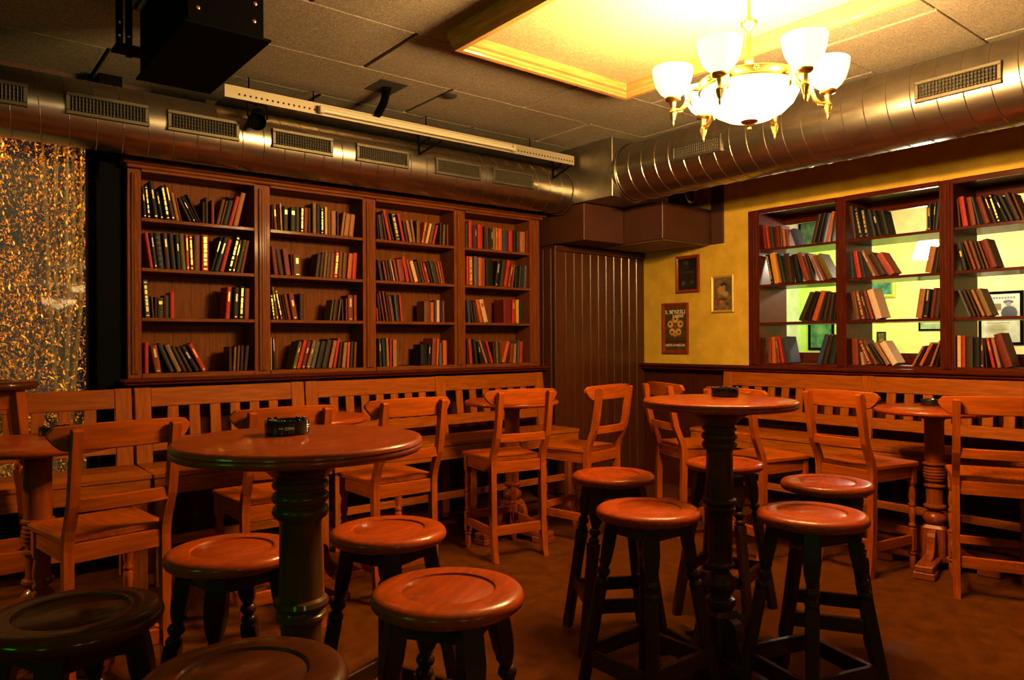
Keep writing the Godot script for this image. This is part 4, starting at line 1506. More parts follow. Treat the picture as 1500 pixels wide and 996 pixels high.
# ---------------------------------------------------------------- pictures
func framed(at: Vector3, turn: float, w: float, h: float, fw: float, fm: Material, im: Image, label: String, group: String) -> Node3D:
	var o := thing("framed_picture", label, "picture", at, turn, group)
	var m := MB.new()
	for s in 4:
		var half := h * 0.5 if s % 2 == 0 else w * 0.5
		var dist := w * 0.5 if s % 2 == 0 else h * 0.5
		m.t = Transform3D(Basis(Vector3(0, 0, 1), PI / 2 * s), Vector3())
		var prof := [Vector2(0, 0.0), Vector2(0, 0.014), Vector2(0.003, 0.019), Vector2(fw * 0.45, 0.022), Vector2(fw * 0.8, 0.014), Vector2(fw, 0.012), Vector2(fw, 0.004)]
		for i in prof.size() - 1:
			var a: Vector2 = prof[i]
			var b: Vector2 = prof[i + 1]
			var d := (b - a).normalized()
			m.quad(Vector3(dist - a.x, -half + a.x, a.y), Vector3(dist - b.x, -half + b.x, b.y), Vector3(dist - b.x, half - b.x, b.y), Vector3(dist - a.x, half - a.x, a.y), Vector3(d.y, 0, d.x))
	m.t = Transform3D()
	part("frame", m, fm, o)
	part("backing", boxmb(Vector3(0, 0, 0.003), Vector3(w - 0.004, h - 0.004, 0.005), 0.0), M.black, o)
	var q := QuadMesh.new()
	q.size = Vector2(w - fw * 2 + 0.004, h - fw * 2 + 0.004)
	var pm := StandardMaterial3D.new()
	pm.resource_name = "print"
	pm.albedo_texture = ImageTexture.create_from_image(im)
	pm.roughness = 0.35
	sharedpart("print", q, pm, o, Vector3(0, 0, 0.0065))
	return o


func ell(im: Image, cx: float, cy: float, rx: float, ry: float, c: Color, soft := 0.0) -> void:
	var w := im.get_width()
	var h := im.get_height()
	for y in range(maxi(0, int((cy - ry) * h)), mini(h, int((cy + ry) * h) + 1)):
		for x in range(maxi(0, int((cx - rx) * w)), mini(w, int((cx + rx) * w) + 1)):
			var d := Vector2((float(x) / w - cx) / rx, (float(y) / h - cy) / ry).length()
			if d < 1.0:
				var k := 1.0 if d < 1.0 - soft else (1.0 - d) / soft
				im.set_pixel(x, y, im.get_pixel(x, y).lerp(c, k))


func print_image(w: int, h: int, c: Color, seed_: int, amount: float) -> Image:
	var im := Image.create(w, h, false, Image.FORMAT_RGB8)
	var f := FastNoiseLite.new()
	f.seed = seed_
	f.frequency = 0.03
	for y in h:
		for x in w:
			var k := 1.0 + f.get_noise_2d(x, y) * amount
			im.set_pixel(x, y, Color(c.r * k, c.g * k, c.b * k))
	return im


func words(o: Node3D, txt: String, at: Vector3, height: float, m: Material, wide := 1.0) -> void:
	var tm := TextMesh.new()
	tm.text = txt
	var f := SystemFont.new()
	f.font_names = PackedStringArray(["Droid Serif"])
	f.font_weight = 700
	tm.font = f
	tm.font_size = 32
	tm.pixel_size = height / 23.0
	tm.depth = 0.0006
	sharedpart("lettering", tm, m, o, at, Basis.from_scale(Vector3(wide, 1, 1)))


func pictures() -> void:
	var g := "pictures on the yellow corner wall"
	# flower poster with lettering
	var im := print_image(140, 240, Color(0.26, 0.21, 0.12), 3, 0.5)
	for k in 5:
		var a := TAU * k / 5 - PI / 2
		ell(im, 0.5 + cos(a) * 0.25, 0.45 + sin(a) * 0.155, 0.17, 0.098, Color(0.80, 0.60, 0.30), 0.35)
		ell(im, 0.5 + cos(a) * 0.27, 0.45 + sin(a) * 0.17, 0.08, 0.045, Color(0.36, 0.22, 0.08), 0.5)
	ell(im, 0.5, 0.45, 0.10, 0.06, Color(0.55, 0.25, 0.10), 0.5)
	ell(im, 0.5, 0.66, 0.10, 0.035, Color(0.75, 0.50, 0.15), 0.5)
	im.fill_rect(Rect2i(0, 186, 140, 12), Color(0.30, 0.08, 0.06))
	var o := framed(Vector3(5.758, 1.520, -4.643), -90, 0.318, 0.495, 0.036, M.redframey, im, "framed flower-emblem poster with pale lettering, lowest on the yellow wall", g)
	words(o, "H. M'NEILL", Vector3(0, 0.158, 0.0072), 0.034, M.printcream, 1.0)
	words(o, "LARNE", Vector3(0.035, 0.118, 0.0072), 0.026, M.printcream, 1.05)
	words(o, "NORTH of IRELAND", Vector3(0, -0.164, 0.0072), 0.020, M.printcream, 0.98)
	# dark poster
	im = print_image(120, 180, Color(0.055, 0.045, 0.05), 6, 0.6)
	ell(im, 0.42, 0.15, 0.18, 0.10, Color(0.28, 0.20, 0.06), 0.6)
	ell(im, 0.52, 0.26, 0.12, 0.08, Color(0.10, 0.09, 0.14), 0.4)
	for k in 5:
		im.fill_rect(Rect2i(18 + 17 * k, 72, 11, 14), Color(0.30, 0.12, 0.05))
	im.fill_rect(Rect2i(12, 96, 92, 3), Color(0.16, 0.10, 0.05))
	ell(im, 0.26, 0.78, 0.16, 0.10, Color(0.30, 0.20, 0.10), 0.5)
	ell(im, 0.72, 0.76, 0.16, 0.09, Color(0.26, 0.16, 0.06), 0.5)
	ell(im, 0.55, 0.84, 0.12, 0.07, Color(0.12, 0.12, 0.20), 0.5)
	framed(Vector3(5.758, 2.036, -4.490), -90, 0.274, 0.356, 0.030, M.redframey, im, "dark framed poster highest on the yellow wall beside the panelled column", g)
	# small painting in a gilt frame
	im = print_image(110, 170, Color(0.42, 0.32, 0.20), 9, 0.35)
	ell(im, 0.6, 0.33, 0.5, 0.24, Color(0.22, 0.23, 0.22), 0.7)
	ell(im, 0.42, 0.38, 0.26, 0.17, Color(0.62, 0.46, 0.26), 0.4)
	ell(im, 0.55, 0.22, 0.17, 0.08, Color(0.13, 0.12, 0.11), 0.3)
	ell(im, 0.56, 0.29, 0.10, 0.07, Color(0.60, 0.38, 0.22), 0.3)
	ell(im, 0.64, 0.50, 0.20, 0.10, Color(0.60, 0.50, 0.34), 0.4)
	ell(im, 0.50, 0.66, 0.30, 0.045, Color(0.28, 0.16, 0.10), 0.4)
	ell(im, 0.42, 0.74, 0.16, 0.07, Color(0.62, 0.40, 0.20), 0.5)
	ell(im, 0.72, 0.80, 0.12, 0.06, Color(0.20, 0.18, 0.22), 0.5)
	ell(im, 0.24, 0.76, 0.08, 0.13, Color(0.48, 0.16, 0.10), 0.5)
	framed(Vector3(5.758, 1.826, -4.096), -90, 0.244, 0.340, 0.022, M.gilt, im, "gilt-framed painting of a bending figure, next to the open-backed bookcase", g)


# ---------------------------------------------------------------- the lit room behind the open-backed bookcase
func snug() -> void:
	struct("wall_snug_far", boxmb(Vector3(8.7, 1.55, -1.4), Vector3(0.2, 3.3, 7.8), 0.0), M.lime)
	struct("wall_snug_end", boxmb(Vector3(7.40, 1.55, -5.1), Vector3(2.5, 3.3, 0.2), 0.0), M.plaster)
	struct("wall_snug_near", boxmb(Vector3(7.40, 1.55, 2.4), Vector3(2.5, 3.3, 0.2), 0.0), M.lime)
	var g := "pictures in the lit room behind the open-backed bookcase"
	var im := print_image(90, 110, Color(0.30, 0.42, 0.34), 12, 0.5)
	ell(im, 0.45, 0.4, 0.25, 0.2, Color(0.5, 0.55, 0.4), 0.6)
	framed(Vector3(8.598, 1.476, -4.710), -90, 0.33, 0.40, 0.03, M.frameblack, im, "dark-framed greenish picture seen through the first bay's lowest shelf", g)
	im = print_image(90, 100, Color(0.28, 0.40, 0.40), 14, 0.5)
	ell(im, 0.5, 0.45, 0.3, 0.25, Color(0.45, 0.5, 0.4), 0.6)
	framed(Vector3(8.598, 2.080, -3.985), -90, 0.32, 0.42, 0.04, M.gilt, im, "gold-framed picture seen through the middle bay beside the white-covered book", g)
	im = print_image(100, 80, Color(0.55, 0.60, 0.46), 15, 0.2)
	im.fill_rect(Rect2i(8, 60, 84, 2), Color(0.75, 0.78, 0.65))
	framed(Vector3(8.598, 1.640, -3.370), -90, 0.42, 0.29, 0.018, M.frameblack, im, "thin-framed pale picture seen through the middle bay above the bottom books", g)
	im = print_image(150, 220, Color(0.66, 0.68, 0.58), 17, 0.12)
	for k in 11:
		im.fill_rect(Rect2i(14 + 11 * k, 14, 7, 9), Color(0.30, 0.32, 0.28))
	im.fill_rect(Rect2i(38, 44, 40, 30), Color(0.36, 0.30, 0.12))
	ell(im, 0.70, 0.17, 0.13, 0.035, Color(0.06, 0.06, 0.07))
	ell(im, 0.70, 0.21, 0.09, 0.05, Color(0.45, 0.40, 0.34), 0.3)
	ell(im, 0.72, 0.40, 0.22, 0.16, Color(0.10, 0.11, 0.13), 0.15)
	ell(im, 0.40, 0.72, 0.34, 0.14, Color(0.52, 0.52, 0.38), 0.5)
	im.fill_rect(Rect2i(20, 130, 90, 3), Color(0.40, 0.40, 0.30))
	im.fill_rect(Rect2i(40, 160, 60, 3), Color(0.45, 0.42, 0.30))
	framed(Vector3(8.598, 1.612, -2.790), -90, 0.40, 0.545, 0.028, M.frameblack, im, "black-framed poster of a man in a peaked cap, through the third bay", g)
	im = print_image(60, 70, Color(0.40, 0.30, 0.12), 19, 0.7)
	framed(Vector3(8.598, 1.420, -3.985), -90, 0.10, 0.14, 0.014, M.mahoganyy, im, "tiny brown-framed picture seen low in the middle bay's opening", g)
	im = print_image(80, 90, Color(0.30, 0.44, 0.30), 22, 0.5)
	framed(Vector3(8.598, 2.690, -4.860), -90, 0.26, 0.34, 0.022, M.frameblack, im, "greenish picture seen through the first bay's top shelf", g)
	# pendant lamp with a white shade
	var o := thing("pendant_lamp", "bright white pendant lamp seen through the middle bay of the open-backed bookcase", "lamp", Vector3(7.35, 2.15, -2.98))
	var s := MB.new()
	s.lathe([Vector2(0.125, 0.0), Vector2(0.130, 0.004), Vector2(0.085, 0.15), Vector2(0.060, 0.215), Vector2(0.030, 0.230), Vector2(0, 0.232)], 32)
	part("shade", s, M.whitelamp, o)
	var r := MB.new()
	r.lathe([Vector2(0.022, 0.228), Vector2(0.024, 0.262), Vector2(0.008, 0.275), Vector2(0.006, CEIL - 2.15 + 0.012)], 14)
	part("rod", r, M.brass, o)
	omni(o, Vector3(0, 0.10, 0), Color(1.0, 0.93, 0.80), SNUG, 0.08)
	var gl := thing("ceiling_spot", "green ceiling spotlight in the lit room behind the bookcase", "lamp", Vector3(6.75, 2.92, -4.35))
	var gm := MB.new()
	gm.t = Transform3D(Basis(Vector3(0, 0, 1), deg_to_rad(60)), Vector3())
	gm.lathe([Vector2(0, 0.05), Vector2(0.05, 0.045), Vector2(0.055, -0.03), Vector2(0.05, -0.031), Vector2(0, -0.029)], 20)
	gm.box(Vector3(0.0, 0.06, 0), Vector3(0.02, 0.14, 0.02), 0.002)
	part("housing", gm, M.frameblack, gl)
	part("stem", boxmb(Vector3(-0.07, 0.13, 0), Vector3(0.02, 0.14, 0.02), 0.002), M.frameblack, gl)
	var gd := MB.new()
	gd.t = Transform3D(Basis(Vector3(0, 0, 1), deg_to_rad(60)), Vector3())
	gd.lathe([Vector2(0, -0.034), Vector2(0.046, -0.034), Vector2(0.046, -0.032), Vector2(0, -0.032)], 20)
	part("lamp_lens", gd, M.snuggreen, gl)
	var sl := SpotLight3D.new()
	sl.name = "light"
	sl.light_color = Color(0.30, 1.0, 0.25)
	sl.light_energy = SNUGGREEN
	sl.light_size = 0.04
	sl.spot_range = 20.0
	sl.spot_attenuation = 2.0
	sl.spot_angle = 30.0
	sl.spot_angle_attenuation = 0.7
	sl.shadow_enabled = true
	gl.add_child(sl, true)
	sl.position = Vector3(0.036, -0.022, 0)
	sl.look_at_from_position(gl.position + sl.position, Vector3(8.6, 1.75, -4.35))


# ---------------------------------------------------------------- lamps behind the camera, whose glints show on the rounded edges
func room_lamps() -> void:
	for q in [[-2.57, 2.05, -1.65, "green glowing light panel on the side wall, near the window end"], [-2.57, 2.05, 1.10, "green glowing light panel on the side wall, behind the camera"]]:
		light_panel(Vector3(q[0], q[1], q[2]), 90.0, Vector2(0.70, 0.36), M.greenlamp, Color(0.06, 1.0, 0.12), GREEN, q[3], "green light panels")
	light_panel(Vector3(0.1, 2.15, 3.2), 180.0, Vector2(0.60, 0.34), M.coollamp, Color(1.0, 0.93, 0.82), COOL, "white light panel hanging behind the camera", "")


func light_panel(at: Vector3, turn: float, size: Vector2, m: Material, c: Color, e: float, label: String, group: String) -> void:
	var o := thing("light_panel", label, "lamp", at, turn, group)
	part("housing", boxmb(Vector3(0, 0, -0.015), Vector3(size.x + 0.04, size.y + 0.04, 0.06), 0.006), M.frameblack, o)
	part("lamp_face", boxmb(Vector3(0, 0, 0.018), Vector3(size.x, size.y, 0.008), 0.0), m, o)
	if group == "":
		for x in [-0.2, 0.2]:
			var r := MB.new()
			r.tube([Vector3(x, size.y * 0.5, -0.01), Vector3(x, CEIL - at.y + 0.004, -0.01)], [0.006], 8)
			part("hanging_rod", r, M.frameblack, o)
	var l := AreaLight3D.new()
	l.name = "light"
	l.area_size = size
	l.light_color = c
	l.light_energy = e
	l.shadow_enabled = true
	o.add_child(l, true)
	l.position = Vector3(0, 0, 0.03)
	l.rotation_degrees.y = 180


# every row: bookcase, bay, shelf counted from the top, books as [colour, foot, thickness, height, lean, spine print, joined]
func book_rows() -> Array:
	return [
		["L", 1, 1, [["blk", 1.142, 0.0174, 0.198, -3.9, "g", false], ["blk", 1.166, 0.0175, 0.211, -5.2, "G", false], ["blk", 1.206, 0.0244, 0.242, -7.8, "g", false], ["blk", 1.242, 0.0197, 0.178, -9.9, "g", false], ["blk", 1.278, 0.0230, 0.223, -9.2, "G", false], ["dkbrown", 1.312, 0.0218, 0.233, -11.1, "g", false], ["tan", 1.340, 0.0194, 0.182, -11.5, "-", false], ["redbr", 1.363, 0.0110, 0.170, -12.2, "-", false], ["dkbrown", 1.421, 0.0164, 0.171, -25.5, "-", true], ["blk", 1.447, 0.0156, 0.181, -26.9, "w", false], ["dkred", 1.470, 0.0098, 0.191, -28.1, "-", true], ["dkgreen", 1.487, 0.0104, 0.202, -25.5, "-", true], ["dkgrey", 1.504, 0.0150, 0.144, 0.0, "-", true], ["blk", 1.523, 0.0177, 0.177, 0.0, "-", true], ["redbr", 1.563, 0.0185, 0.163, 0.0, "-", false], ["brown", 1.614, 0.0194, 0.180, 13.5, "-", false], ["brown", 1.633, 0.0137, 0.171, 13.8, "-", false], ["dkgreen", 1.667, 0.0274, 0.176, 13.9, "-", false], ["red", 1.700, 0.0249, 0.211, 15.1, "-", false], ["tan", 1.739, 0.0307, 0.239, 13.5, "-", false]]],
		["L", 1, 2, [["red", 1.179, 0.0183, 0.231, -8.2, "-", false], ["dkgrey", 1.205, 0.0179, 0.230, -6.8, "w", false], ["navy", 1.229, 0.0349, 0.232, -6.5, "b", false], ["dkbrown", 1.275, 0.0262, 0.236, -4.9, "g", false], ["navy", 1.311, 0.0265, 0.236, -5.0, "-", false], ["navy", 1.345, 0.0224, 0.232, -3.6, "w", false], ["olive", 1.373, 0.0251, 0.238, -3.8, "-", false], ["orange", 1.403, 0.0165, 0.234, -2.1, "g", false], ["redbr", 1.426, 0.0204, 0.234, -2.2, "G", false], ["brown", 1.451, 0.0353, 0.236, 0.0, "-", false], ["red", 1.501, 0.0410, 0.243, 0.0, "G", false], ["blk", 1.571, 0.0165, 0.249, 15.6, "g", false], ["navy", 1.607, 0.0280, 0.245, 16.6, "w", false], ["red", 1.643, 0.0247, 0.234, 14.5, "-", false], ["blk", 1.691, 0.0228, 0.260, 14.4, "G", false], ["brown", 1.716, 0.0165, 0.231, 12.8, "g", false], ["green", 1.749, 0.0228, 0.234, 12.7, "-", false], ["redbr", 1.774, 0.0184, 0.231, 11.3, "-", false]]],
		["L", 1, 3, [["blue", 1.149, 0.0296, 0.243, -3.7, "G", false], ["olive", 1.191, 0.0098, 0.139, -3.7, "-", false], ["blk", 1.205, 0.0126, 0.136, 0.0, "-", true], ["dkolive", 1.222, 0.0351, 0.130, 0.0, "l", false], ["dkgreen", 1.261, 0.0293, 0.148, 0.0, "-", true], ["red", 1.299, 0.0253, 0.169, 0.0, "-", false], ["red", 1.681, 0.0277, 0.218, 3.8, "g", false], ["blk", 1.738, 0.0329, 0.219, 2.9, "w", false], ["blk", 1.773, 0.0284, 0.226, 2.9, "G", false], ["redbr", 1.811, 0.0300, 0.215, 2.1, "-", false]]],
		["L", 1, 4, [["red", 1.145, 0.0213, 0.197, 0.0, "-", false], ["redbr", 1.208, 0.0374, 0.180, -9.3, "g", false], ["dkgrey", 1.299, 0.0243, 0.200, -23.0, "-", false], ["khaki", 1.342, 0.0273, 0.194, -23.7, "-", false], ["dkbrown", 1.382, 0.0216, 0.181, -25.2, "-", true], ["dkgreen", 1.417, 0.0198, 0.179, -26.7, "-", true], ["blk", 1.458, 0.0266, 0.188, -30.0, "w", false], ["red", 1.502, 0.0260, 0.205, -26.8, "g", false], ["dkgreen", 1.675, 0.0191, 0.167, 0.0, "-", true], ["khaki", 1.719, 0.0158, 0.167, 2.6, "-", false], ["brown", 1.743, 0.0159, 0.174, 3.2, "-", false], ["dkgreen", 1.769, 0.0181, 0.174, 3.2, "-", true], ["dkgreen", 1.798, 0.0216, 0.174, 5.5, "-", true]]],
		["L", 2, 1, [["dkgrey", 1.977, 0.0108, 0.179, -0.3, "-", true], ["redbr", 1.999, 0.0196, 0.184, -3.3, "g", false], ["dkbrown", 2.025, 0.0098, 0.173, -3.4, "-", true], ["cream", 2.045, 0.0113, 0.193, -2.6, "-", false], ["dkbrown", 2.068, 0.0300, 0.178, 0.0, "l", false], ["dkgreen", 2.120, 0.0350, 0.177, 0.0, "l", false], ["dkolive", 2.159, 0.0254, 0.181, 0.0, "-", false], ["dkbrown", 2.215, 0.0233, 0.183, 1.2, "G", false], ["redbr", 2.245, 0.0257, 0.184, 1.5, "-", false], ["dkbrown", 2.251, 0.0197, 0.180, 0.0, "-", true], ["khaki", 2.288, 0.0262, 0.225, 0.0, "-", false], ["navy", 2.319, 0.0264, 0.221, 0.0, "-", false], ["navy", 2.351, 0.0202, 0.198, 0.0, "G", false], ["cream", 2.383, 0.0188, 0.204, 0.0, "-", false], ["brown", 2.406, 0.0229, 0.178, 0.0, "-", false], ["tan", 2.435, 0.0352, 0.181, 0.0, "-", false], ["dkgrey", 2.479, 0.0176, 0.182, 0.0, "-", true], ["tan", 2.528, 0.0191, 0.182, 8.1, "-", false], ["tan", 2.570, 0.0357, 0.173, 8.0, "-", false], ["tan", 2.611, 0.0345, 0.172, 6.7, "-", false]]],
		["L", 2, 2, [["dkred", 1.996, 0.0296, 0.205, -6.8, "-", false], ["dkbrown", 2.035, 0.0314, 0.184, -8.9, "-", false], ["redbr", 2.082, 0.0358, 0.190, -7.9, "-", false], ["blk", 2.124, 0.0124, 0.157, -3.4, "-", true], ["brown", 2.141, 0.0540, 0.155, -1.6, "g", false], ["blk", 2.329, 0.0253, 0.173, 8.0, "-", true], ["dkbrown", 2.361, 0.0255, 0.183, 7.0, "-", false], ["khaki", 2.386, 0.0186, 0.190, 5.8, "-", false], ["brown", 2.414, 0.0223, 0.191, 5.2, "-", false], ["brown", 2.446, 0.0280, 0.188, 4.8, "-", false], ["red", 2.481, 0.0300, 0.196, 5.2, "G", false], ["brown", 2.513, 0.0248, 0.201, 4.0, "-", false], ["brown", 2.549, 0.0305, 0.195, 4.2, "-", false], ["orange", 2.594, 0.0344, 0.193, 5.2, "-", false], ["red", 2.634, 0.0329, 0.200, 3.7, "-", false]]],
		["L", 2, 3, [["dkbrown", 1.984, 0.0187, 0.179, -6.8, "G", false], ["olive", 2.009, 0.0179, 0.234, -8.3, "g", false], ["redbr", 2.042, 0.0145, 0.219, -11.6, "G", false], ["dkred", 2.062, 0.0119, 0.183, -11.3, "-", true], ["dkgrey", 2.079, 0.0112, 0.180, -10.4, "-", true], ["redbr", 2.098, 0.0209, 0.184, -10.7, "-", false], ["redbr", 2.134, 0.0360, 0.192, -10.0, "g", false], ["dkbrown", 2.184, 0.0301, 0.192, 0.0, "-", false], ["olive", 2.431, 0.0147, 0.155, 8.7, "-", false], ["blk", 2.468, 0.0292, 0.155, 8.1, "-", true], ["khaki", 2.492, 0.0111, 0.160, 8.5, "-", false], ["olive", 2.521, 0.0080, 0.159, -1.8, "-", false], ["redbr", 2.549, 0.0137, 0.168, 0.0, "-", false], ["redbr", 2.569, 0.0380, 0.195, 0.0, "g", false], ["redbr", 2.616, 0.0240, 0.197, 0.0, "-", false]]],
		["L", 2, 4, [["cream", 1.967, 0.0080, 0.233, -0.2, "-", false], ["dkgrey", 1.990, 0.0145, 0.226, -2.8, "w", false], ["olive", 2.152, 0.0244, 0.203, 14.3, "g", false], ["red", 2.186, 0.0281, 0.211, 14.9, "-", false], ["dkred", 2.221, 0.0285, 0.206, 14.3, "w", false], ["khaki", 2.258, 0.0272, 0.210, 14.8, "g", false], ["bluegrey", 2.294, 0.0290, 0.202, 13.7, "-", false], ["dkgrey", 2.342, 0.0369, 0.202, 13.8, "-", false], ["dkolive", 2.389, 0.0360, 0.216, 12.7, "-", false], ["tan", 2.432, 0.0276, 0.208, 12.4, "l", false], ["red", 2.464, 0.0213, 0.225, 10.0, "-", false], ["dkbrown", 2.501, 0.0227, 0.196, 6.9, "-", true], ["tan", 2.543, 0.0283, 0.192, 5.9, "-", false], ["orange", 2.573, 0.0189, 0.195, 3.3, "-", false], ["dkgreen", 2.602, 0.0221, 0.199, 3.4, "-", true], ["brown", 2.631, 0.0198, 0.195, 2.8, "-", false]]],
		["L", 3, 1, [["dkgrey", 2.828, 0.0080, 0.188, -3.8, "-", true], ["dkbrown", 2.850, 0.0292, 0.193, -7.3, "-", false], ["blk", 2.890, 0.0173, 0.212, -9.6, "-", true], ["red", 2.925, 0.0235, 0.237, -13.3, "-", false], ["dkgreen", 2.957, 0.0147, 0.227, -15.0, "-", true], ["dkgrey", 2.990, 0.0345, 0.223, -12.4, "G", false], ["red", 3.047, 0.0217, 0.221, -12.7, "-", false], ["blk", 3.078, 0.0241, 0.167, -10.1, "-", true], ["tan", 3.114, 0.0267, 0.175, -12.4, "-", false], ["khaki", 3.147, 0.0204, 0.183, -9.3, "-", false], ["brown", 3.179, 0.0333, 0.184, 0.0, "-", false], ["orange", 3.243, 0.0193, 0.179, 11.1, "g", false], ["cream", 3.283, 0.0225, 0.171, 14.6, "-", false], ["brown", 3.319, 0.0262, 0.170, 13.6, "-", false], ["red", 3.347, 0.0195, 0.164, 14.1, "-", false], ["dkred", 3.415, 0.0168, 0.185, 2.6, "-", true], ["olive", 3.451, 0.0205, 0.172, 2.8, "-", false], ["redbr", 3.473, 0.0134, 0.176, 0.0, "-", false]]],
		["L", 3, 2, [["blk", 2.847, 0.0254, 0.162, -9.9, "-", true], ["redbr", 2.890, 0.0179, 0.153, -10.6, "-", false], ["navy", 2.915, 0.0194, 0.163, -10.0, "-", true], ["dkgreen", 2.939, 0.0157, 0.167, -9.6, "-", true], ["cream", 2.965, 0.0110, 0.171, -12.4, "-", false], ["redbr", 2.988, 0.0216, 0.171, -10.8, "-", false], ["redbr", 3.018, 0.0499, 0.175, -9.4, "-", false], ["red", 3.082, 0.0286, 0.199, -12.7, "-", false], ["redbr", 3.122, 0.0252, 0.185, -14.9, "-", false], ["cream", 3.160, 0.0317, 0.174, -16.8, "-", false], ["dkred", 3.198, 0.0254, 0.170, -16.1, "-", true], ["navy", 3.229, 0.0222, 0.192, -15.4, "-", true], ["redbr", 3.257, 0.0155, 0.168, -16.4, "-", false], ["red", 3.281, 0.0224, 0.166, -16.8, "g", false], ["blk", 3.313, 0.0261, 0.177, -15.8, "-", false], ["dkolive", 3.345, 0.0437, 0.185, -15.2, "-", false], ["brown", 3.395, 0.0162, 0.181, -15.0, "-", false], ["orange", 3.417, 0.0129, 0.182, -12.7, "-", false], ["redbr", 3.435, 0.0166, 0.185, -11.6, "-", false]]],
		["L", 3, 3, [["red", 2.814, 0.0128, 0.103, -5.0, "-", false], ["blk", 2.837, 0.0154, 0.218, -6.0, "-", true], ["redbr", 2.870, 0.0127, 0.236, -9.8, "-", false], ["redbr", 2.901, 0.0148, 0.237, -9.9, "-", false], ["dkgreen", 2.925, 0.0156, 0.231, -9.2, "-", true], ["brown", 2.947, 0.0247, 0.200, -9.6, "-", false], ["bluegreen", 2.988, 0.0205, 0.212, -6.8, "-", false], ["dkgrey", 3.011, 0.0107, 0.210, -6.9, "-", true], ["red", 3.028, 0.0174, 0.213, -5.0, "-", false], ["brown", 3.247, 0.0549, 0.170, 0.0, "-", false], ["orange", 3.308, 0.0307, 0.163, 0.0, "l", false], ["blue", 3.347, 0.0152, 0.179, 0.0, "-", false], ["cream", 3.368, 0.0275, 0.180, 0.0, "-", false], ["dkbrown", 3.404, 0.0132, 0.175, 0.0, "-", true], ["brown", 3.424, 0.0206, 0.175, 0.0, "-", false]]],
		["L", 3, 4, [["dkgrey", 2.835, 0.0212, 0.219, -2.7, "w", false], ["dkgreen", 2.867, 0.0278, 0.219, -3.5, "-", false], ["tan", 2.901, 0.0196, 0.224, -2.2, "-", false], ["red", 2.927, 0.0171, 0.218, 0.0, "-", false], ["tan", 2.955, 0.0351, 0.212, 0.0, "l", false], ["bluegrey", 2.993, 0.0101, 0.212, 0.0, "-", false], ["blk", 3.211, 0.0615, 0.173, 0.0, "-", false], ["navy", 3.298, 0.0185, 0.176, 3.3, "w", false], ["redbr", 3.352, 0.0364, 0.221, 3.1, "-", false], ["orange", 3.380, 0.0188, 0.218, 2.8, "-", false], ["bluegrey", 3.391, 0.0255, 0.184, 0.0, "-", false], ["orange", 3.427, 0.0388, 0.205, 0.0, "-", false]]],
		["L", 4, 1, [["dkgrey", 3.666, 0.0229, 0.204, 0.0, "-", false], ["red", 3.698, 0.0331, 0.230, 0.0, "-", false], ["blk", 3.739, 0.0145, 0.196, 0.0, "-", true], ["dkbrown", 3.758, 0.0240, 0.192, 0.0, "g", false], ["red", 3.792, 0.0496, 0.208, 0.0, "-", false], ["dkgrey", 3.866, 0.0171, 0.197, -0.1, "-", true], ["dkbrown", 3.888, 0.0268, 0.188, -1.5, "-", false], ["blk", 3.920, 0.0118, 0.192, 0.0, "-", true], ["navy", 3.937, 0.0183, 0.178, 0.0, "w", false], ["khaki", 3.959, 0.0250, 0.198, 0.0, "-", false], ["orange", 3.989, 0.0218, 0.196, 0.0, "g", false], ["orange", 4.015, 0.0452, 0.193, 0.0, "-", false], ["blue", 4.068, 0.0490, 0.179, 0.0, "-", false], ["red", 4.135, 0.0429, 0.185, 0.0, "-", false], ["blk", 4.190, 0.0316, 0.190, 0.0, "-", false], ["dkgrey", 4.227, 0.0229, 0.177, 0.0, "-", true], ["tan", 4.265, 0.0579, 0.188, 0.0, "-", false], ["dkred", 4.332, 0.0340, 0.204, 0.0, "-", false]]],
		["L", 4, 2, [["red", 3.673, 0.0229, 0.246, 0.0, "-", false], ["orange", 3.700, 0.0347, 0.247, 0.0, "G", false], ["bluegrey", 3.752, 0.0393, 0.251, 0.0, "-", false], ["orange", 3.798, 0.0364, 0.245, 0.0, "-", false], ["redbr", 3.838, 0.0313, 0.243, 0.0, "-", false], ["blk", 3.881, 0.0733, 0.238, 0.0, "-", false], ["blk", 4.006, 0.0285, 0.226, 8.0, "w", false], ["dkolive", 4.062, 0.0320, 0.240, 9.8, "-", false], ["red", 4.107, 0.0321, 0.240, 11.3, "-", false], ["redbr", 4.147, 0.0255, 0.207, 11.9, "g", false], ["redbr", 4.181, 0.0190, 0.201, 8.4, "-", false], ["blk", 4.233, 0.0333, 0.196, 3.9, "-", false], ["dkgrey", 4.271, 0.0244, 0.200, 4.8, "-", false], ["bluegrey", 4.333, 0.0224, 0.203, 3.7, "-", false]]],
		["L", 4, 3, [["blue", 3.688, 0.0254, 0.191, -3.8, "-", false], ["dkgrey", 3.729, 0.0190, 0.186, -8.2, "-", true], ["dkbrown", 3.761, 0.0215, 0.187, -8.6, "-", true], ["redbr", 3.788, 0.0104, 0.195, -9.1, "-", false], ["orange", 3.811, 0.0294, 0.198, -12.0, "-", false], ["cream", 3.858, 0.0413, 0.202, -15.6, "l", false], ["dkred", 4.072, 0.0872, 0.207, 0.0, "-", false], ["red", 4.169, 0.0356, 0.210, 0.0, "g", false], ["yellow", 4.215, 0.0339, 0.211, 0.0, "-", false], ["dkgreen", 4.301, 0.0393, 0.201, 1.3, "-", false]]],
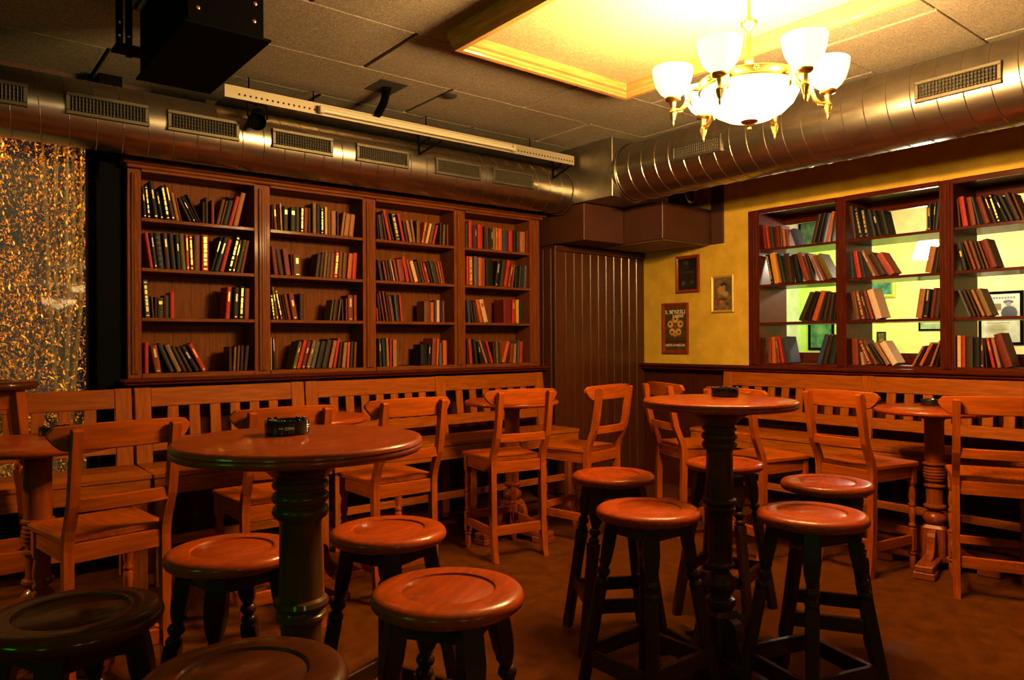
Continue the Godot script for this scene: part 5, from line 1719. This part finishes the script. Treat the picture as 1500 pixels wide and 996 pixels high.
		["L", 4, 4, [["dkgrey", 3.675, 0.0128, 0.206, -0.7, "-", true], ["red", 3.703, 0.0292, 0.218, -4.4, "-", false], ["dkgreen", 3.763, 0.0262, 0.214, -6.5, "-", false], ["blk", 3.820, 0.0196, 0.196, -13.3, "w", false], ["tan", 3.874, 0.0207, 0.212, -21.0, "-", false], ["dkgrey", 3.904, 0.0209, 0.204, -20.9, "-", true], ["red", 3.932, 0.0240, 0.204, -18.4, "-", false], ["dkgreen", 3.964, 0.0150, 0.191, -5.3, "-", true], ["olive", 3.990, 0.0257, 0.190, -2.5, "-", false], ["dkbrown", 4.021, 0.0152, 0.189, -1.6, "-", true], ["orange", 4.084, 0.0359, 0.198, 17.6, "-", false], ["redbr", 4.168, 0.0313, 0.166, 5.5, "-", false], ["tan", 4.208, 0.0266, 0.173, 3.7, "-", false], ["bluegrey", 4.248, 0.0219, 0.200, 2.7, "-", false], ["red", 4.283, 0.0291, 0.192, 2.5, "-", false]]],
		["R", 1, 1, [["dkred", -3.696, 0.0281, 0.210, -5.5, "-", false], ["red", -3.659, 0.0229, 0.198, -7.5, "-", false], ["dkolive", -3.625, 0.0276, 0.193, -6.2, "-", false], ["dkred", -3.576, 0.0368, 0.185, -4.0, "-", false], ["brown", -3.534, 0.0177, 0.188, -2.5, "-", false], ["tan", -3.507, 0.0240, 0.151, -5.3, "-", false], ["redbr", -3.477, 0.0266, 0.148, -6.1, "-", false], ["blue", -3.396, 0.0364, 0.146, -20.2, "-", false], ["dkbrown", -3.228, 0.0286, 0.243, 15.0, "-", false], ["blk", -3.185, 0.0327, 0.245, 13.7, "-", false], ["navy", -3.150, 0.0283, 0.240, 12.8, "-", false], ["orange", -3.107, 0.0253, 0.246, 13.2, "-", false], ["dkolive", -3.069, 0.0222, 0.227, 10.2, "-", false]]],
		["R", 1, 2, [["blk", -3.628, 0.0267, 0.264, -11.7, "G", false], ["yellow", -3.593, 0.0488, 0.269, -10.4, "-", false], ["dkgreen", -3.521, 0.0322, 0.264, -11.9, "-", false], ["dkbrown", -3.474, 0.0488, 0.253, -7.3, "-", false], ["blk", -3.392, 0.0471, 0.239, -11.3, "-", false], ["redbr", -3.310, 0.0412, 0.253, -18.0, "-", false], ["blk", -3.244, 0.0236, 0.241, -17.0, "-", false], ["tan", -3.184, 0.0081, 0.244, -23.9, "-", false], ["redbr", -3.149, 0.0185, 0.225, -23.7, "-", false], ["olive", -3.110, 0.0429, 0.232, -27.5, "-", false]]],
		["R", 1, 3, [["dkolive", -3.337, 0.0381, 0.253, 24.6, "-", false], ["blk", -3.276, 0.0390, 0.252, 21.2, "-", false], ["orange", -3.216, 0.0393, 0.252, 19.6, "-", false], ["navy", -3.176, 0.0189, 0.239, 15.8, "-", false], ["dkbrown", -3.137, 0.0241, 0.235, 13.1, "-", false], ["dkbrown", -3.093, 0.0233, 0.231, 9.5, "-", false], ["blk", -3.054, 0.0209, 0.227, 5.9, "-", false]]],
		["R", 1, 4, [["redbr", -3.659, 0.0305, 0.218, -0.3, "-", false], ["orange", -3.621, 0.0345, 0.228, -1.7, "-", false], ["redbr", -3.569, 0.0194, 0.209, -5.8, "g", false], ["red", -3.532, 0.0233, 0.231, -10.0, "-", false], ["blue", -3.485, 0.0464, 0.225, -11.6, "-", false], ["blue", -3.179, 0.0365, 0.248, 17.5, "-", false], ["dkbrown", -3.130, 0.0283, 0.240, 13.7, "-", false], ["dkgreen", -3.065, 0.0443, 0.239, 9.9, "-", false]]],
		["R", 2, 1, [["dkbrown", -2.908, 0.0307, 0.265, -6.6, "-", false], ["navy", -2.847, 0.0245, 0.249, -10.7, "G", false], ["navy", -2.803, 0.0274, 0.220, -9.1, "G", false], ["dkgrey", -2.746, 0.0252, 0.216, -12.1, "-", false], ["blk", -2.710, 0.0299, 0.204, -14.0, "w", false], ["blk", -2.666, 0.0428, 0.192, -12.7, "-", false], ["navy", -2.347, 0.0250, 0.197, 0.0, "g", false], ["navy", -2.301, 0.0135, 0.205, 5.1, "g", false], ["dkgrey", -2.277, 0.0228, 0.216, 6.1, "-", false]]],
		["R", 2, 2, [["dkgreen", -2.919, 0.0225, 0.216, -5.0, "-", false], ["red", -2.870, 0.0327, 0.215, -9.4, "-", false], ["dkgrey", -2.825, 0.0202, 0.211, -11.1, "-", false], ["tan", -2.745, 0.0208, 0.228, -24.4, "w", false], ["dkbrown", -2.693, 0.0429, 0.196, -27.9, "-", false], ["pinkred", -2.622, 0.0440, 0.193, -30.1, "-", false], ["tan", -2.324, 0.0432, 0.193, 11.3, "-", false], ["dkbrown", -2.287, 0.0130, 0.195, 7.6, "-", true], ["blk", -2.273, 0.0085, 0.191, 6.3, "-", true]]],
		["R", 2, 3, [["brown", -2.890, 0.0363, 0.221, -8.9, "-", false], ["redbr", -2.836, 0.0246, 0.232, -12.5, "G", false], ["dkbrown", -2.797, 0.0228, 0.223, -15.0, "g", false], ["redbr", -2.765, 0.0225, 0.236, -15.4, "-", false], ["creamw", -2.726, 0.0485, 0.236, -17.0, "-", false], ["tan", -2.393, 0.0416, 0.218, 8.6, "-", false], ["blk", -2.350, 0.0319, 0.214, 6.1, "g", false], ["dkred", -2.311, 0.0223, 0.220, 7.1, "-", false], ["dkbrown", -2.276, 0.0312, 0.210, 6.5, "-", false]]],
		["R", 2, 4, [["redbr", -2.911, 0.0472, 0.209, -2.1, "-", false], ["pink", -2.838, 0.0212, 0.100, -8.7, "-", false], ["redbr", -2.785, 0.0258, 0.205, -23.2, "G", false], ["brown", -2.734, 0.0199, 0.211, -27.9, "g", false], ["blk", -2.683, 0.0216, 0.192, -34.1, "-", false], ["tan", -2.647, 0.0279, 0.195, -31.1, "-", false], ["white", -2.603, 0.0452, 0.193, -30.0, "-", false], ["tan", -2.449, 0.0154, 0.161, 27.6, "-", false], ["blk", -2.424, 0.0080, 0.163, 23.6, "-", true], ["orange", -2.392, 0.0225, 0.186, 25.7, "-", false], ["tan", -2.324, 0.0137, 0.196, 18.9, "-", false], ["dkred", -2.288, 0.0084, 0.195, 12.4, "-", true]]],
		["R", 3, 1, [["blk", -2.137, 0.0135, 0.204, -4.2, "-", true], ["red", -2.110, 0.0336, 0.214, -7.7, "-", false], ["redbr", -2.057, 0.0311, 0.203, -8.6, "-", false], ["bluegrey", -2.013, 0.0090, 0.204, -11.9, "-", false], ["dkred", -1.972, 0.0331, 0.199, -16.0, "-", false], ["dkbrown", -1.916, 0.0150, 0.197, -17.9, "g", false], ["blk", -1.893, 0.0190, 0.209, -16.3, "G", false], ["blk", -1.847, 0.0197, 0.196, -22.2, "w", false], ["dkgrey", -1.817, 0.0195, 0.191, -22.1, "-", false], ["dkbrown", -1.783, 0.0260, 0.206, -20.7, "-", false], ["brown", -1.747, 0.0141, 0.195, -18.8, "-", false]]],
		["R", 3, 2, [["blk", -2.117, 0.0311, 0.198, -10.9, "g", false], ["dkbrown", -2.062, 0.0080, 0.202, -17.2, "-", true], ["redbr", -2.044, 0.0193, 0.216, -17.2, "-", false], ["brown", -2.016, 0.0193, 0.211, -16.3, "-", false], ["navy", -1.986, 0.0150, 0.208, -16.4, "-", true], ["brown", -1.960, 0.0135, 0.206, -17.2, "-", false], ["dkred", -1.938, 0.0424, 0.209, -17.3, "-", false]]],
		["R", 3, 3, [["bluegrey", -2.075, 0.0151, 0.205, -20.6, "-", false], ["dkred", -2.046, 0.0163, 0.204, -20.6, "-", true], ["dkgrey", -2.018, 0.0148, 0.202, -20.6, "-", true], ["tan", -1.991, 0.0185, 0.201, -21.3, "-", false], ["khaki", -1.960, 0.0301, 0.202, -20.6, "-", false]]],
		["R", 3, 4, [["cream", -2.152, 0.0235, 0.224, 0.0, "-", false], ["red", -2.123, 0.0233, 0.221, 0.0, "-", false], ["dkolive", -2.095, 0.0434, 0.213, 0.0, "-", false], ["blk", -2.044, 0.0353, 0.206, 0.0, "-", false], ["dkbrown", -2.003, 0.0207, 0.202, -0.5, "g", false], ["blk", -1.971, 0.0094, 0.202, -3.3, "-", true], ["red", -1.931, 0.0178, 0.209, -10.9, "g", false], ["tan", -1.898, 0.0201, 0.209, -11.9, "-", false], ["dkred", -1.854, 0.0476, 0.237, -17.0, "-", false]]],
	]
